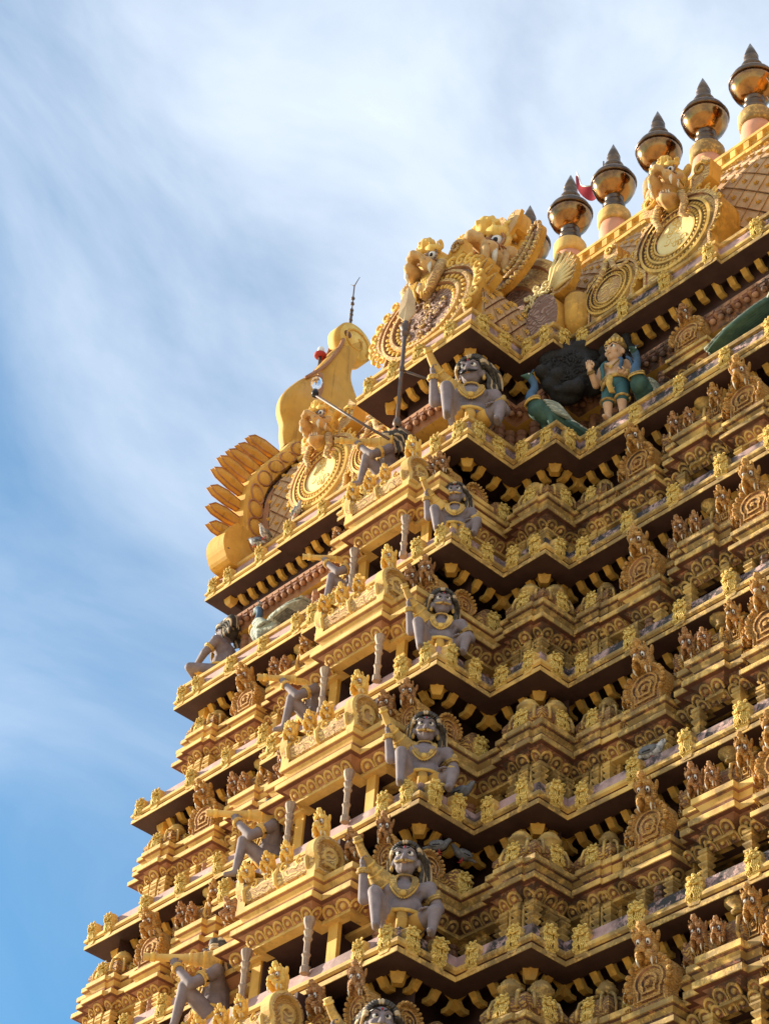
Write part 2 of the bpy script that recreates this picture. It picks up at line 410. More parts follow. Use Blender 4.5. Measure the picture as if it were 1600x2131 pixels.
def make_mask():
    """small gilt lion plaque .26 wide and .36 high standing on a ledge, facing -y, foot at z=0"""
    b = MB(); m = M_G
    ol = [(-.085, -.03), (.085, -.03), (.12, .02), (.10, .06), (.135, .11), (.115, .16), (.14, .21), (.115, .25), (.12, .30), (.07, .32), (.05, .355), (0, .375), (-.05, .355), (-.07, .32), (-.12, .30), (-.115, .25), (-.14, .21), (-.115, .16), (-.135, .11), (-.10, .06), (-.12, .02)]
    b.relief(ol, [(1, -.12), (1, .0), (.92, .018), (.3, .022)], [M_Y, M_G, M_G, M_G], None, (0, .18))
    b.ell((0, -.02, .255), (.07, .04, .06), m); b.cap((0, -.045, .28), (0, -.078, .215), .018, .03, m)
    b.ell((0, -.03, .335), (.028, .03, .035), m)
    for s in (-1, 1):
        b.ell((s*.038, -.055, .275), (.021, .018, .02), m, nu=8, nv=6); b.ell((s*.055, -.04, .225), (.03, .03, .028), m, nu=8, nv=6)
        b.tube([(s*.012, -.065, .30), (s*.045, -.068, .312), (s*.08, -.045, .295)], [.010, .013, .008], m, None, 5)
        b.tube(spiral(s*.088, .322, .03, 1.1, -.03, 0, s, 9), .010, m, None, 5); b.tube(spiral(s*.105, .235, .026, 1.1, -.03, 0, s, 9), .010, m, None, 5)
        b.tube([(s*.012, -.07, .195), (s*.05, -.065, .19), (s*.085, -.045, .215), (s*.09, -.04, .24)], [.014, .014, .010, .006], m, None, 5)
        for q in range(4):
            x = .018+.026*q
            b.tube(sstep([(s*x, -.05+.008*q, .19-.012*q), (s*(x+.012), -.058+.008*q, .14-.01*q), (s*(x-.008), -.058+.008*q, .09), (s*(x+.014), -.048+.006*q, .045), (s*(x+.002), -.03, .0)], 3), [.011]*4+[.013]*4+[.012, .011, .010, .008, .005], m, None, 5)
        b.tube(spiral(s*.1, .05, .024, 1.0, -.03, 0, -s, 9), .010, m, None, 5)
    b.prism([(-.08, -.075), (.08, -.075), (.11, -.03), (-.11, -.03)], -.12, .015, M_Y)
    return b.mesh("lion_plaque_mesh")
MASK = make_mask()

def pot(b, x, y, z, r, mat=None, M=None):
    mat = mat or M_Y
    b.lathe([(r*.5, 0), (r*.55, r*.12), (r*.4, r*.3), (r*.95, r*.55), (r, r*.8), (r*.7, r*1.1), (r*.75, r*1.2), (r*.55, r*1.3), (r*.6, r*1.38), (r*.3, r*1.5), (r*.2, r*1.62), (r*.04, r*1.8)], mat, M, 12, (x, y, z))
def mk_pot(r=.12):
    b = MB(); pot(b, 0, 0, 0, r); return b.mesh("pot_finial_mesh")
POT = mk_pot()
def column(b, x, y, z0, z1, r, mat=None, rings=4, M=None):
    """short post with stacked flaring plates for a capital"""
    h = z1-z0; mat = mat or M_Y; p = [(r*.95, 0), (r*.95, h*.08), (r*.62, h*.1), (r*.62, h*.42)]
    for i in range(rings):
        z = h*(.42+.5*i/rings); e = h*.5/rings; p += [(r*.65, z+.02*e), (r*(1.0+.1*i), z+e*.55), (r*(1.02+.1*i), z+e*.8), (r*.7, z+e*.85)]
    p += [(r*1.2, h*.94), (r*1.2, h)]
    b.lathe(p, mat, M, 4, (x, y, z0), False, math.pi/4)
def ringed(b, x, y, z0, z1, r, mat=None, n=8, M=None):
    mat = mat or M_B; p = []; h = (z1-z0)/n
    for i in range(n): p += [(r*.8, i*h), (r, i*h+h*.15), (r*1.05, i*h+h*.5), (r, i*h+h*.8), (r*.8, i*h+h*.84)]
    b.lathe(p, mat, M, 8, (x, y, z0), False)
def petals(b, p0, p1, z0, z1, s0, s1, mat, w=.15, bead=None):
    """row of hanging lotus petals on a cove from (inset s0, z0) up to (s1, z1)"""
    a = Vector((p0[0], p0[1], 0)); c = Vector((p1[0], p1[1], 0)); d = c-a; Ln = d.length
    if Ln < w*.8: return
    d.normalize(); out = Vector((d.y, -d.x, 0)); n = max(1, int(Ln/w)); st = Ln/n
    upv = Vector((0, 0, z1-z0))+out*(s0-s1); H = upv.length; upv.normalize(); nr = d.cross(upv)
    if nr.dot(out) < 0: nr = -nr
    for i in range(n):
        o = a+d*(st*(i+.5))-out*s0+Vector((0, 0, z0))
        hw = st*.47; ol = [(-hw, 0), (-hw, H*.5), (-hw*.82, H*.78), (-hw*.42, H*.97), (0, H*1.03), (hw*.42, H*.97), (hw*.82, H*.78), (hw, H*.5), (hw, 0)]
        vs = []; fs = []
        for sc, dep in ((1, 0), (1.0, .020), (.80, .024), (.74, .008)):
            for (x, z) in ol: vs.append(o+d*(x*sc)+upv*(z*sc)+nr*dep)
        k = len(ol)
        for e in range(3):
            for j in range(k-1): fs.append((e*k+j, e*k+j+1, (e+1)*k+j+1, (e+1)*k+j))
        b.add(vs, fs, mat)
        b.add([v for v in vs[3*k:]], [tuple(range(k))], M_B if mat != M_B else M_R)
        cc = o+upv*(H*.38)+nr*.008; b.ell(cc, (hw*.42, hw*.36, hw*.42), bead or mat, nu=8, nv=5)

# profile of the little shrines, (inset from plank line, z), h=2.2 storey
ENT = [(.30, .93), (.18, .95), (.18, 1.00), (.21, 1.01), (.17, 1.03), (.06, 1.10), (0, 1.105), (-.01, 1.11), (-.01, 1.175), (.02, 1.185), (.10, 1.205), (.13, 1.21), (.13, 1.25), (.10, 1.26), (.10, 1.275), (.09, 1.29), (.055, 1.345), (.03, 1.355), (.03, 1.36), (.015, 1.365), (.015, 1.43), (.04, 1.44), (.22, 1.47)]
ENM = [M_Y, M_Y, M_R, M_B, M_B, M_R, M_Y, M_Y, M_Y, M_Y, M_R, M_B, M_B, M_R, M_B, M_Y, M_B, M_R, M_Y, M_Y, M_Y, M_Y]
DOME = [(.17, 1.46), (.17, 1.48), (.10, 1.50), (.065, 1.56), (.07, 1.62), (.12, 1.70), (.20, 1.76), (.28, 1.80), (.33, 1.83)]
def rect(hw, y0, y1, steps=()):
    """plan open at the back: front at y0 (towards -y), stepping rathas [(half width, setback)]"""
    st = [(hw, 0)]+list(steps); pts = [(-st[-1][0], y1)]
    for w, sb in st[::-1]: pts += [(-w, y0+sb)]+([] if w == st[0][0] else [])
    # turn setbacks into right-angled steps
    left = []; prev = None
    for w, sb in st[::-1]:
        if prev is not None: left.append((-w, y0+prev))
        left.append((-w, y0+sb)); prev = sb
    left = [(-st[-1][0], y1)]+left
    right = [(-x, y) for x, y in left[::-1]]
    return left+right
def shrine_body(plan, rowpetals=True, cols=(), openz=.84, back=True):
    b = MB()
    b.sweep(plan, ENT, ENM, closed=True, top=M_B, bottom=M_D)
    if rowpetals:
        ip = inset_plan(plan, .13)
        for i in range(len(plan)-1):
            p, q = ip[i], ip[i+1]; d = q-p
            if d.length > .10: petals(b, p+d.normalized()*.015, q-d.normalized()*.015, .995, 1.09, .055, -.045, M_Y)
    for (x, y, kind) in cols:
        if kind == 'c': column(b, x, y, .30, .94, .078)
        else: ringed(b, x, y, .30, .94, .08)
    return b
def shield(hw, h, d=.16):
    b = MB(); o_ = horseshoe(hw, h)
    b.relief(o_, [(1, -d), (1, .0), (.93, .03), (.86, .03), (.83, .0), (.70, .0), (.67, .03), (.6, .03), (.56, .005), (.42, .005), (.39, .035), (.3, .035), (.26, .01), (.14, .01), (.11, .05), (.03, .055)],
             [M_L, M_L, M_C, M_L, M_L, M_C, M_L, M_B, M_L, M_C, M_L, M_B, M_L, M_C, M_L, M_L], None, (0, h*.45))
    n = 15
    for i in range(n):   # beaded flame border
        a = -2.1+4.2*i/(n-1); b.ell((hw*.96*math.sin(a), -.03, h*.56+h*.43*math.cos(a)), (hw*.12, .04, hw*.12), M_L, nu=8, nv=5)
    return b
SHIELD = shield(.30, .62).mesh("horseshoe_shield_mesh")

# ---- square domed shrine
_kp = rect(.24, -.44, .40, ((.40, .04),))
kb = shrine_body(_kp, True, [(-.2, -.2, 'c'), (.2, -.2, 'c'), (0, -.21, 'c'), (.2, .05, 'c'), (-.2, .05, 'c'), (.2, .25, 'c'), (.32, -.27, 'x'), (-.32, -.27, 'x')][:6])
for x, y in ((.1, -.24), (-.1, -.24)): kb.box((x, y, .63), (.03, .03, .6), M_Y); kb.box((x*1.0, y+.02, .63), (.07, .02, .52), M_K0)
KB = kb.mesh("square_shrine_mesh")
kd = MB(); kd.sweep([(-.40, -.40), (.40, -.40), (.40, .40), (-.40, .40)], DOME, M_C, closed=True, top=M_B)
for s in ((0, -1), (1, 0), (-1, 0)):   # ribs of the dome
    for t in (-.2, .2):
        q = [(.33, 1.53), (.335, 1.62), (.30, 1.73), (.2, 1.81), (.1, 1.85)]
        kd.tube([(s[0]*r_+(t*r_/.33 if s[1] else 0), s[1]*r_+(t*r_/.33 if s[0] else 0), z) for r_, z in q], .022, M_Y, None, 6)
KD = kd.mesh("square_dome_mesh")
# ---- narrow shrine with shield and one lion
pb = shrine_body(rect(.37, -.40, .30), True, [(-.2, -.2, 'c'), (.2, -.2, 'c'), (0, -.16, 'r')])
PB = pb.mesh("narrow_shrine_mesh")
# ---- hall shrine with a dark doorway
hb = shrine_body(rect(.32, -.46, .30, ((.52, .09), (.76, .20))), True, [(-.31, -.2, 'c'), (.31, -.2, 'c'), (.62, -.06, 'c'), (-.62, -.06, 'c')])
HB = hb.mesh("hall_shrine_mesh")
hd = MB()
_r = [(-.28, 1.48), (-.34, 1.56), (-.335, 1.68), (-.26, 1.80), (-.12, 1.88), (.1, 1.92)]
hd.sweep([(-.68, .2), (-.68, 0), (.68, 0), (.68, .2)], [(-y-.0 if False else -(-y)*-1*0+(.0), z) for y, z in _r][:0] or [(.16, 1.48), (.09, 1.55), (.08, 1.66), (.16, 1.78), (.28, 1.86), (.36, 1.90)], M_C)
hd2 = MB()
hd2.sweep([(-.70, .30), (-.70, -.40), (.70, -.40), (.70, .30)], [(.20, 1.48), (.12, 1.54), (.10, 1.64), (.16, 1.76), (.28, 1.86), (.40, 1.92), (.55, 1.95)], M_C)
for x in (-.45, -.15, .15, .45):
    hd2.tube([(x, -.40+s_, z) for s_, z in ((.19, 1.50), (.09, 1.60), (.12, 1.75), (.26, 1.86))], .025, M_Y, None, 6)
HD = hd2.mesh("hall_roof_mesh")

# ---- brackets under the eaves
def make_bracket():
    b = MB(); o_ = [(-.30, .16), (-.315, .09), (-.27, .03), (-.20, .0), (-.15, -.05), (-.10, -.11), (-.02, -.13), (.03, -.12), (.03, -.07), (-.05, -.065), (-.10, .0), (-.16, .055), (-.23, .08), (-.255, .12), (-.25, .16)]
    b.prism(o_[::-1], -.046, .046, M_Y2, Matrix.Rotation(math.pi/2, 4, 'Z'), side=M_K)
    return b.mesh("bracket_mesh")
BRK = make_bracket()
def make_cbracket():
    b = MB(); b.lathe([(.07, -.14), (.10, -.10), (.12, -.02), (.19, .06), (.22, .15)], M_K, None, 4, (0, 0, 0), False, math.pi/4); return b.mesh("corner_bracket_mesh")
CBRK = make_cbracket()

# ---------------------------------------------------------------- storeys
def wavy(plan, step=.6, j=.007, closed=True):
    out = []; k = len(plan); rnd = random.Random(4)
    for i in range(k if closed else k-1):
        a, b = Vector(plan[i]), Vector(plan[(i+1) % k]); n = max(1, int((b-a).length/step)); d = (b-a).normalized()
        for q in range(n): out.append(tuple(a.lerp(b, q/n)+(Vector((d.y, -d.x))*rnd.uniform(-j, j) if q else Vector((0, 0)))))
    return out if closed else out+[plan[-1]]
def eave_prof(z, tall):
    p = [(.80, .17), (.32, .17), (.32, .035), (.28, .0), (.0, .0), (-.005, .005), (-.005, .062), (.012, .07), (.045, .072), (.045, .088), (.01, .097), (-.018, .12), (-.02, .15), (-.005, .178), (.025, .19), (.05, .192), (.085, .37 if not tall else .42)]
    m = [M_D, M_D, M_D, M_D, M_Y, M_Y, M_Y, M_Y, M_R, M_R, M_Y, M_Y, M_Y, M_Y, M_Y, M_P]
    if tall:
        p += [(.05, .43), (.04, .47), (.06, .505), (.10, .52), (.95, .52)]; m += [M_Y, M_Y, M_Y, M_Y, M_P]
    else:
        p += [(.12, .385), (.95, .42)]; m += [M_Y, M_P]
    return [(s, z+q) for s, q in p], m
masks = []; brks = []; cbr = []
for k in range(7):
    ol = outline0() if k == 0 else outline(k)
    e = MB(); pr, mm = eave_prof(TZ[k], k <= 1); e.sweep(wavy(ol), pr, mm, closed=True)
    e.build("eave_cornice", tower)
    # positions along the front of this eave
    n = len(ol); ib = inset_plan(ol, .44); front = [(ib[i], ib[i+1]) for i in range(n-2)]
    for i, (p, q) in enumerate(front):
        d = Vector((q[0]-p[0], q[1]-p[1])); Ln = d.length; d.normalize(); out = Vector((d.y, -d.x))
        if Ln < .2 or (out.x < -.5) or (p[0] > 6.3 and q[0] > 6.3): continue
        rz = math.atan2(out.x, -out.y)
        # inset ends: convex corners shorten, concave lengthen
        m = max(1, int(Ln/.23))
        for j in range(m):
            t = Ln*(j+.5)/m
            x = Vector(p)+d*t
            if abs(x.x) < .95 and out.y < -.5 and x.y < TY[k]-D2[k]+.3 and k > 0: continue
            if x.x > 6.4 and k: continue
            brks.append((k, x, rz))
    for i in range(1, n-3):
        a0, a1, a2 = Vector(ol[i-1]), Vector(ol[i]), Vector(ol[i+1]); u = (a1-a0).normalized(); v = (a2-a1).normalized()
        if u.x*v.y-u.y*v.x > .5 and a1.x > -3.0 or (i == 1 and False):
            if (a1-a0).length < .2 or (a2-a1).length < .2: continue
            nn = Vector((u.y, -u.x))+Vector((v.y, -v.x)); cbr.append((k, a1-nn*.36, math.atan2(nn.x, -nn.y)))
    cbr.append((k, Vector((-TW[k]+.36, TY[k]+.36)), 0))
    w, a, b_, y, d1, d2 = TW[k], TA[k], TB[k], TY[k], D1[k], D2[k]
    def mk(x, yy, rz): masks.append((k, Vector((x, yy)), rz))
    yb = y-d1-d2; y0 = y+(.1 if k == 0 else 0)
    for x in ([-w+.15, -w+.55] + [-w+.55+(w-.55-b_-.4)*t for t in (.22, .44, .66, .88)]): mk(x, y0 if x < -4.55 else y, 0)
    if k == 0:
        for x in (-.95, -.45, .1, .75): mk(x, yb, 0)
    else:
        for x in (-a+.2, -a+.55, a-.62, a-.2): mk(x, yb, 0)
    for t in (.25, .68): mk(a, yb+d1*t, math.pi/2)
    mk(a+(b_-a)*.22, y-d2, 0); mk(a+(b_-a)*.76, y-d2, 0); mk(b_, y-d2*.45, math.pi/2)
    xs = [b_+.22]+[b_+.22+.78*j for j in range(1, 6)]
    for x in xs:
        if x < 5.9: mk(x, y0 if x > 4.55 else y, 0)
def put_many(lst, name, mk_obj, limit=95):
    """the nearest ones as parts of their own, the rest as one part"""
    lst.sort(key=lambda t: (t[0]-CAM).length)
    return lst[:limit], lst[limit:]
ml = [(Vector((p.x, p.y, TZ[k])), rz) for k, p, rz in masks if k < 6 or p.x > -3]
near, far = put_many(ml, "", None)
def mask_m(v, rz): return T(v.x, v.y, v.z+.1+random.uniform(-.008, .008), rz+random.uniform(-.12, .12), (random.uniform(.72, .84), .8, random.uniform(.76, .88)), rx=R_(random.uniform(-2, 8)), ry=random.uniform(-.07, .07)) @ Matrix.Translation((0, .0, 0))
for v, rz in near: inst(MASK, "lion_plaque", tower, mask_m(v, rz))
mt = MB(); 
def mesh_mb(me):
    b = MB(); b.v = [tuple(v.co) for v in me.vertices]; b.f = [tuple(p.vertices) for p in me.polygons]; b.m = [p.material_index for p in me.polygons]; b.s = [p.use_smooth for p in me.polygons]; b.mats = list(me.materials); return b
_mm = mesh_mb(MASK)
for v, rz in far: mt.join(_mm, mask_m(v, rz))
if far: q = mt.build("lion_plaque", tower); q['kind'] = 'stuff'
bl = [(Vector((p.x, p.y, TZ[k])), rz) for k, p, rz in brks]; near, far = put_many(bl, "", None)
for v, rz in near: inst(BRK, "bracket", tower, T(v.x, v.y, v.z+.02, rz))
mt = MB(); _mm = mesh_mb(BRK)
for v, rz in far: mt.join(_mm, T(v.x, v.y, v.z+.02, rz))
q = mt.build("bracket", tower); q['kind'] = 'stuff'
for k, p, rz in cbr: inst(CBRK, "corner_bracket", tower, T(p.x, p.y, TZ[k]+.02, rz))

def lion(parent, x, y, z, h, rz=0, me=None, tilt=.25):
    inst(me or LION, "lion_head", parent, T(x, y, z, rz+random.uniform(.1, .36), (h*.70*random.uniform(.92, 1.06), h*.78, h*1.05*random.uniform(.92, 1.06)), rx=tilt+.18))
def head_shield(parent, x, y, z, s, hh, rz=0, me=None):
    """horseshoe shield with a lion leaning out above it"""
    inst(SHIELD, "horseshoe_shield", parent, T(x, y, z, rz, s, rx=.06))
    o = Matrix.Rotation(rz, 3, 'Z') @ Vector((0, -.02*s, .70*s)); lion(parent, x+o.x, y+o.y, z+o.z+.04, hh, rz, me)
for k in range(1, 7):
    z0 = TZ[k]; h = TZ[k-1]-z0; s = h/2.2
    ol = outline(k); w, a, b_, y, d1, d2 = TW[k], TA[k], TB[k], TY[k], D1[k], D2[k]; yb = y-d1-d2
    wl = MB()
    if k == 1:
        pf = [(.75, .4), (.75, 1.45), (.55, 1.5), (.5, 1.62), (.42, 1.66), (.42, 1.76), (.5, 1.8), (.62, 1.85), (.62, 2.45)]
        mt = [M_D, M_K, M_B, M_B, M_B, M_B, M_D, M_D]
        wl.sweep(ol, [(q, z0+t*s) for q, t in pf], mt, closed=True)
        # ringed posts and the scalloped frieze above them
        n = len(ol); ip6 = inset_plan(ol, .66); ip4 = inset_plan(ol, .46)
        for i in range(n-2):
            p, q = ip6[i], ip6[i+1]; d = (q-p); Ln = d.length; d.normalize(); out = Vector((d.y, -d.x))
            if out.x < -.5: continue
            m = max(1, int(Ln/.21))
            for j in range(m):
                c = p+d*(Ln*(j+.5)/m)
                if (j % 7) != 6 and not (abs(c.x) < .5 and c.y < -.4): ringed(wl, c.x, c.y, z0+.4, z0+1.47*s, .088, M_B, 9)
            p, q = ip4[i], ip4[i+1]; Ln = (q-p).length; m = max(1, int(Ln/.15))
            for j in range(m):
                c = p+d*(Ln*(j+.5)/m); h_ = random.uniform(.9, 1.1); wl.box((c.x, c.y, z0+1.70*s), (.11*h_, .11*h_, .05), M_B); wl.box((c.x, c.y, z0+1.645*s), (.085, .085, .05), M_R); wl.ell((c.x, c.y, z0+1.59*s), (.05*h_, .05, .05), M_B, nu=8, nv=5)
    else:
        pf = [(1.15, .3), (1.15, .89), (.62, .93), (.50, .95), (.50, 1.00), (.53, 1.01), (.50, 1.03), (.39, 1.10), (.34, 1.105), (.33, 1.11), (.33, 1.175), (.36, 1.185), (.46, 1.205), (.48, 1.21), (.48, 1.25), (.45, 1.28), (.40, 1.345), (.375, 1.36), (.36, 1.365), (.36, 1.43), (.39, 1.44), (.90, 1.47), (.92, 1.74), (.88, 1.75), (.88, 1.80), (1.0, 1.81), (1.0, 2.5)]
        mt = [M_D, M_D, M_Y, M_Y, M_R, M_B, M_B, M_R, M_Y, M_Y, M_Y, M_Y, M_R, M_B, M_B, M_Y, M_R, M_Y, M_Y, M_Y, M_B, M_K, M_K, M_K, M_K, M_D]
        hx1, hx2 = -w+3.0, b_+1.86; nd = .75
        olw = [ol[0], (hx1-.40, y), (hx1-.40, y+nd), (hx1+.40, y+nd), (hx1+.40, y)]+ol[1:5]+[(-.56, yb)]; olr = [(.56, yb)]+ol[5:9]+[(hx2-.40, y), (hx2-.40, y+nd), (hx2+.40, y+nd), (hx2+.40, y)]+ol[9:]
        wl.sweep(wavy(olr+olw, .5, .009, False), [(q, z0+t*s) for q, t in pf], mt)
        # the dark room behind the opening
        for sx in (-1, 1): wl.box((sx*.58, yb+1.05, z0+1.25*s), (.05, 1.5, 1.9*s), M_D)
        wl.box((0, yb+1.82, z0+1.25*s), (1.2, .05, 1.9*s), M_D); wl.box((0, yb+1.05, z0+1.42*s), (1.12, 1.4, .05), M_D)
        n = len(ol); ipl = inset_plan(ol, .45); ipc = inset_plan(ol, .66)
        for i in range(n-3):
            p, q = Vector(ol[i]), Vector(ol[i+1]); d = (q-p); Ln = d.length; d.normalize(); out = Vector((d.y, -d.x))
            if out.x < -.5 or Ln < .2: continue
            pi, qi = ipl[i], ipl[i+1]; i == 4 or petals(wl, pi+d*.03, qi-d*.03, z0+.995*s, z0+1.09*s, .055, -.045, M_Y)
            p, q = ipc[i], ipc[i+1]; Ln = (q-p).length; m = max(1, int(Ln/.24))
            for j in range(m):
                c = p+d*(Ln*(j+.5)/m)
                if out.y < -.5 and min(abs(c.x-b_-1.86), abs(c.x+w-3.0)) < .46: continue
                if out.y < -.5 and abs(c.x) < .9 and c.y < y-d2-.1+.7: continue
                (ringed if out.x > .5 or i == 4 else column)(wl, c.x, c.y, z0+.3, z0+.94*s, .09)
    wl.build("storey_wall", tower)
    if k == 1:
        # shield shrines against the wall of the top storey
        for x in (-3.3, 3.75):
            P = inst(PB, "niche_shrine", tower, T(x, y+.72, z0+.15*s, 0, (1.05, 1.0, .78*s)))
            inst(SHIELD, "horseshoe_shield", P, T(0, -.34, 1.48, 0, (.95, 1, 1.0)))
            lion(P, 0, -.38, 2.2, .34, 0, LIONT)
        continue
    yy = y+.24
    def square(x, yv, pots=2, rz=0, sc=1.0):
        P = inst(KB, "square_shrine", tower, T(x, yv, z0, rz, (sc, sc, s)))
        inst(KD, "dome", P, Matrix.Identity(4))
        for t in ([-.09, .09] if pots == 2 else [0]): inst(POT, "pot_finial", P, T(t*1.25, t*1.25 if pots == 2 else 0, 1.81, 0, (1.25, 1.25, 1.2)))
        for r in (0, math.pi/2): inst(MASK, "lion_plaque", P, T(.36*math.sin(r), -.36*math.cos(r), 1.47, r, (.80, .8, .72), rx=-.12))
        return P
    # returns: at the outer corner, in the inner corner, at the far end
    kc = Vector((b_-.24-.40, y-d2+.24+.42))
    square(kc.x, kc.y, 2, 0, 1.0)
    square(b_+.26-.26, y+.24+.44, 1, 0, .84)
    square(-b_+.3, y-d2+.68, 1); 
    square(-w+1.0, y+.62, 1, 0, .98)
    def narrow(x, var=0):
        P = inst(PB, "narrow_shrine", tower, T(x-.04, yy+.38, z0, 0, (.96, 1, .875*s)))
        inst(SHIELD, "horseshoe_shield", P, T(0, -.33, 1.44, 0, (random.uniform(.94, 1.04), 1, 1.02)))
        lion(P, .0, -.36, 2.16, .45, random.uniform(-.1, .1), None, .35)
        inst(SHIELD, "horseshoe_shield", P, T(-.38, -.22, 1.2, 0, (.36, .8, .62))); lion(P, -.38, -.24, 1.76, .2)
    def hall(x):
        P = inst(HB, "hall_shrine", tower, T(x, yy+.44, z0, 0, (.96, 1, 1.09*s)))
        inst(HD, "barrel_roof", P, Matrix.Identity(4))
        for t, hh, sz, zz in ((-.62, .22, .34, 1.42), (-.36, .33, .48, 1.42), (.36, .34, .56, 1.44), (.62, .32, .54, 1.42)):
            yv = -.27 if abs(t) < .5 else -.15
            inst(SHIELD, "horseshoe_shield", P, T(t, yv, zz, 0, (sz*.72, 1, sz))); lion(P, t, yv-.02, zz+sz*.62, hh, 0, LIONT if t < 0 else None, .3)
        lion(P, -.05, -.36, 1.62, .26, 0, LIONT, .1)
        inst(POT, "pot_finial", P, T(.02, -.12, 1.90, 0, 1.25))
    f = 1.0
    narrow(b_+.98); hall(b_+1.86); narrow(-w+2.15); hall(-w+3.0)
    if b_+2.72 < 6.4: narrow(b_+2.78)
    # -------- the gate pavilion in the middle of the front
    fs = .92+.08*(a-1.3)/.77
    G = MB(); py_ = yb-.12
    gp = rect(.70*fs, 0, 1.2, ((1.18*fs, .15),))
    gz = 1.07
    G.sweep(gp, [(q, t*s*gz) for q, t in ENT[:22]]+[(.3, 1.48*s*gz)], ENM, closed=True, top=M_B, bottom=M_D)
    ip = inset_plan(gp, .13)
    for i in range(len(gp)-1):
        p, q = ip[i], ip[i+1]; d = q-p
        if d.length > .1: petals(G, p+d.normalized()*.015, q-d.normalized()*.015, .995*s*gz, 1.09*s*gz, .055, -.045, M_Y)
    # a second, lower cornice stepping down either side, and the jambs
    for sx in (-1, 1): G.box((sx*.66*fs, .42, .66*s), (.16*fs, .06, .74*s), M_K)
    GP = G.build("gate_pavilion", tower, T(0, py_, z0))
    for sx in (-1, 1):
        pl = MB(); pl.lathe([(.055, .3*s), (.055, .38*s), (.036, .4*s), (.04, .5*s), (.055, .54*s), (.036, .57*s), (.036, .70*s), (.055, .74*s), (.04, .78*s), (.058, .84*s), (.04, .87*s), (.068, .96*s), (.07, 1.01*s)], M_PL, None, 8, (sx*.54*fs, .14, 0), False)
        pl.build("pillar", GP)
    rf = MB(); hw = .66*fs
    arc = [(.16+.0, 1.45), (.04, 1.50), (.0, 1.60), (.05, 1.73), (.17, 1.84), (.35, 1.91), (.6, 1.94)]
    rf.sweep([(-hw, 1.0), (-hw, 0), (hw, 0), (hw, 1.0)], [(q, t*s*gz) for q, t in arc], M_C2)
    hs = horseshoe(.25, .54*s)
    for sx in (-1, 1):   # shell-shaped ends of the barrel
        rf.relief(hs, [(1, -.10), (1, .04), (.9, .07), (.8, .07), (.76, .03), (.5, .03), (.46, .07), (.3, .07), (.25, .04)], [M_Y, M_Y, M_C2, M_Y, M_L, M_C2, M_Y, M_C2, M_C2], T(sx*(hw-.02), .22, 1.44*s*gz, sx*math.pi/2), (0, .24*s))
    for x in (-.55, .0, .55):
        rf.tube([(x*fs, yv-.01, t*s*gz) for yv, t in ((.17, 1.47), (.03, 1.53), (.0, 1.62), (.06, 1.74), (.18, 1.85), (.34, 1.92))], .03, M_Y, None, 6)
    for sx in (-1, 1):   # scrolls on the face of the roof
        for (cx, cz, r_) in ((.13, 1.68, .08), (.40, 1.67, .07), (.13, 1.55, .045), (.42, 1.55, .05)):
            curl(rf, sx*cx*fs, cz*s*gz, r_*.9, .012+abs(cz-1.66)*.25, M_Y2, .015, math.pi/2, sx)
    rf.build("barrel_roof", GP)
    for x, hh, zz, yv in ((-.55, .27, 1.84, .03), (-.20, .27, 1.86, .05), (.10, .25, 1.88, .07), (.58, .34, 2.08, .16)):
        lion(GP, x*fs, yv, zz*s*gz, hh, 0, LIONY, .15)
    for x in (-.36, .36): inst(POT, "pot_finial", GP, T(x*fs, .34, 1.9*s*gz, 0, .9))
    # -------- corner block of the projecting bay, with shields and lions on its dome
    for sx in ((1, -1) if k < 7 else (1,)):
        cb = MB(); x1 = a-.62; x0 = .62*fs
        cb.sweep([(x0, 0), (x1, 0), (x1, 1.0), (x0, 1.0)], [(q-.15, t*s) for q, t in DOME], M_C, closed=True, top=M_B)
        CB = cb.build("corner_dome", tower, T(0, yb+.55, z0) @ (Matrix.Identity(4) if sx > 0 else Matrix.Diagonal((-1, 1, 1, 1))))
        for i, t in enumerate((.25, .85)):
            x = x0+(x1-x0)*t
            inst(SHIELD, "horseshoe_shield", CB, T(x, -.14, 1.46*s, 0, (.62, 1, .8*s))); lion(CB, x, -.2, 2.0*s, .34, .3*i, LIONT, .25)
            inst(POT, "pot_finial", CB, T(x-.18, .1, 1.82*s, 0, 1.2))
        if sx > 0:   # rounded end towards the right with its plaque
            inst(SHIELD, "horseshoe_shield", CB, T(x1+.14, .28, 1.46*s, math.pi/2, (.62, 1, .62*s)))
            rb = MB(); rb.tube([(x1-.1, .75, 1.66*s), (x1+.16, .75, 1.66*s)], .17*s, M_C, None, 18); rb.build("roll_end", CB)
            inst(MASK, "lion_plaque", CB, T(x1+.20, .78, 1.48*s, math.pi/2, .85))
# base below the frame
bs = MB(); o6 = outline(6)
bs.sweep(o6, [(.3, 6.9), (.55, 6.8), (.55, 4.6), (.2, 4.5), (.2, 4.1), (.6, 4.0), (.6, -.2), (.1, -.4), (.1, -1.0), (.4, -1.2), (.4, -4.0), (-.2, -4.2), (-.2, -4.92)], [M_Y, M_D, M_Y, M_Y, M_Y, M_B, M_Y, M_Y, M_Y, M_B, M_Y, M_Y], closed=True)
bs.build("lower_storeys", tower)

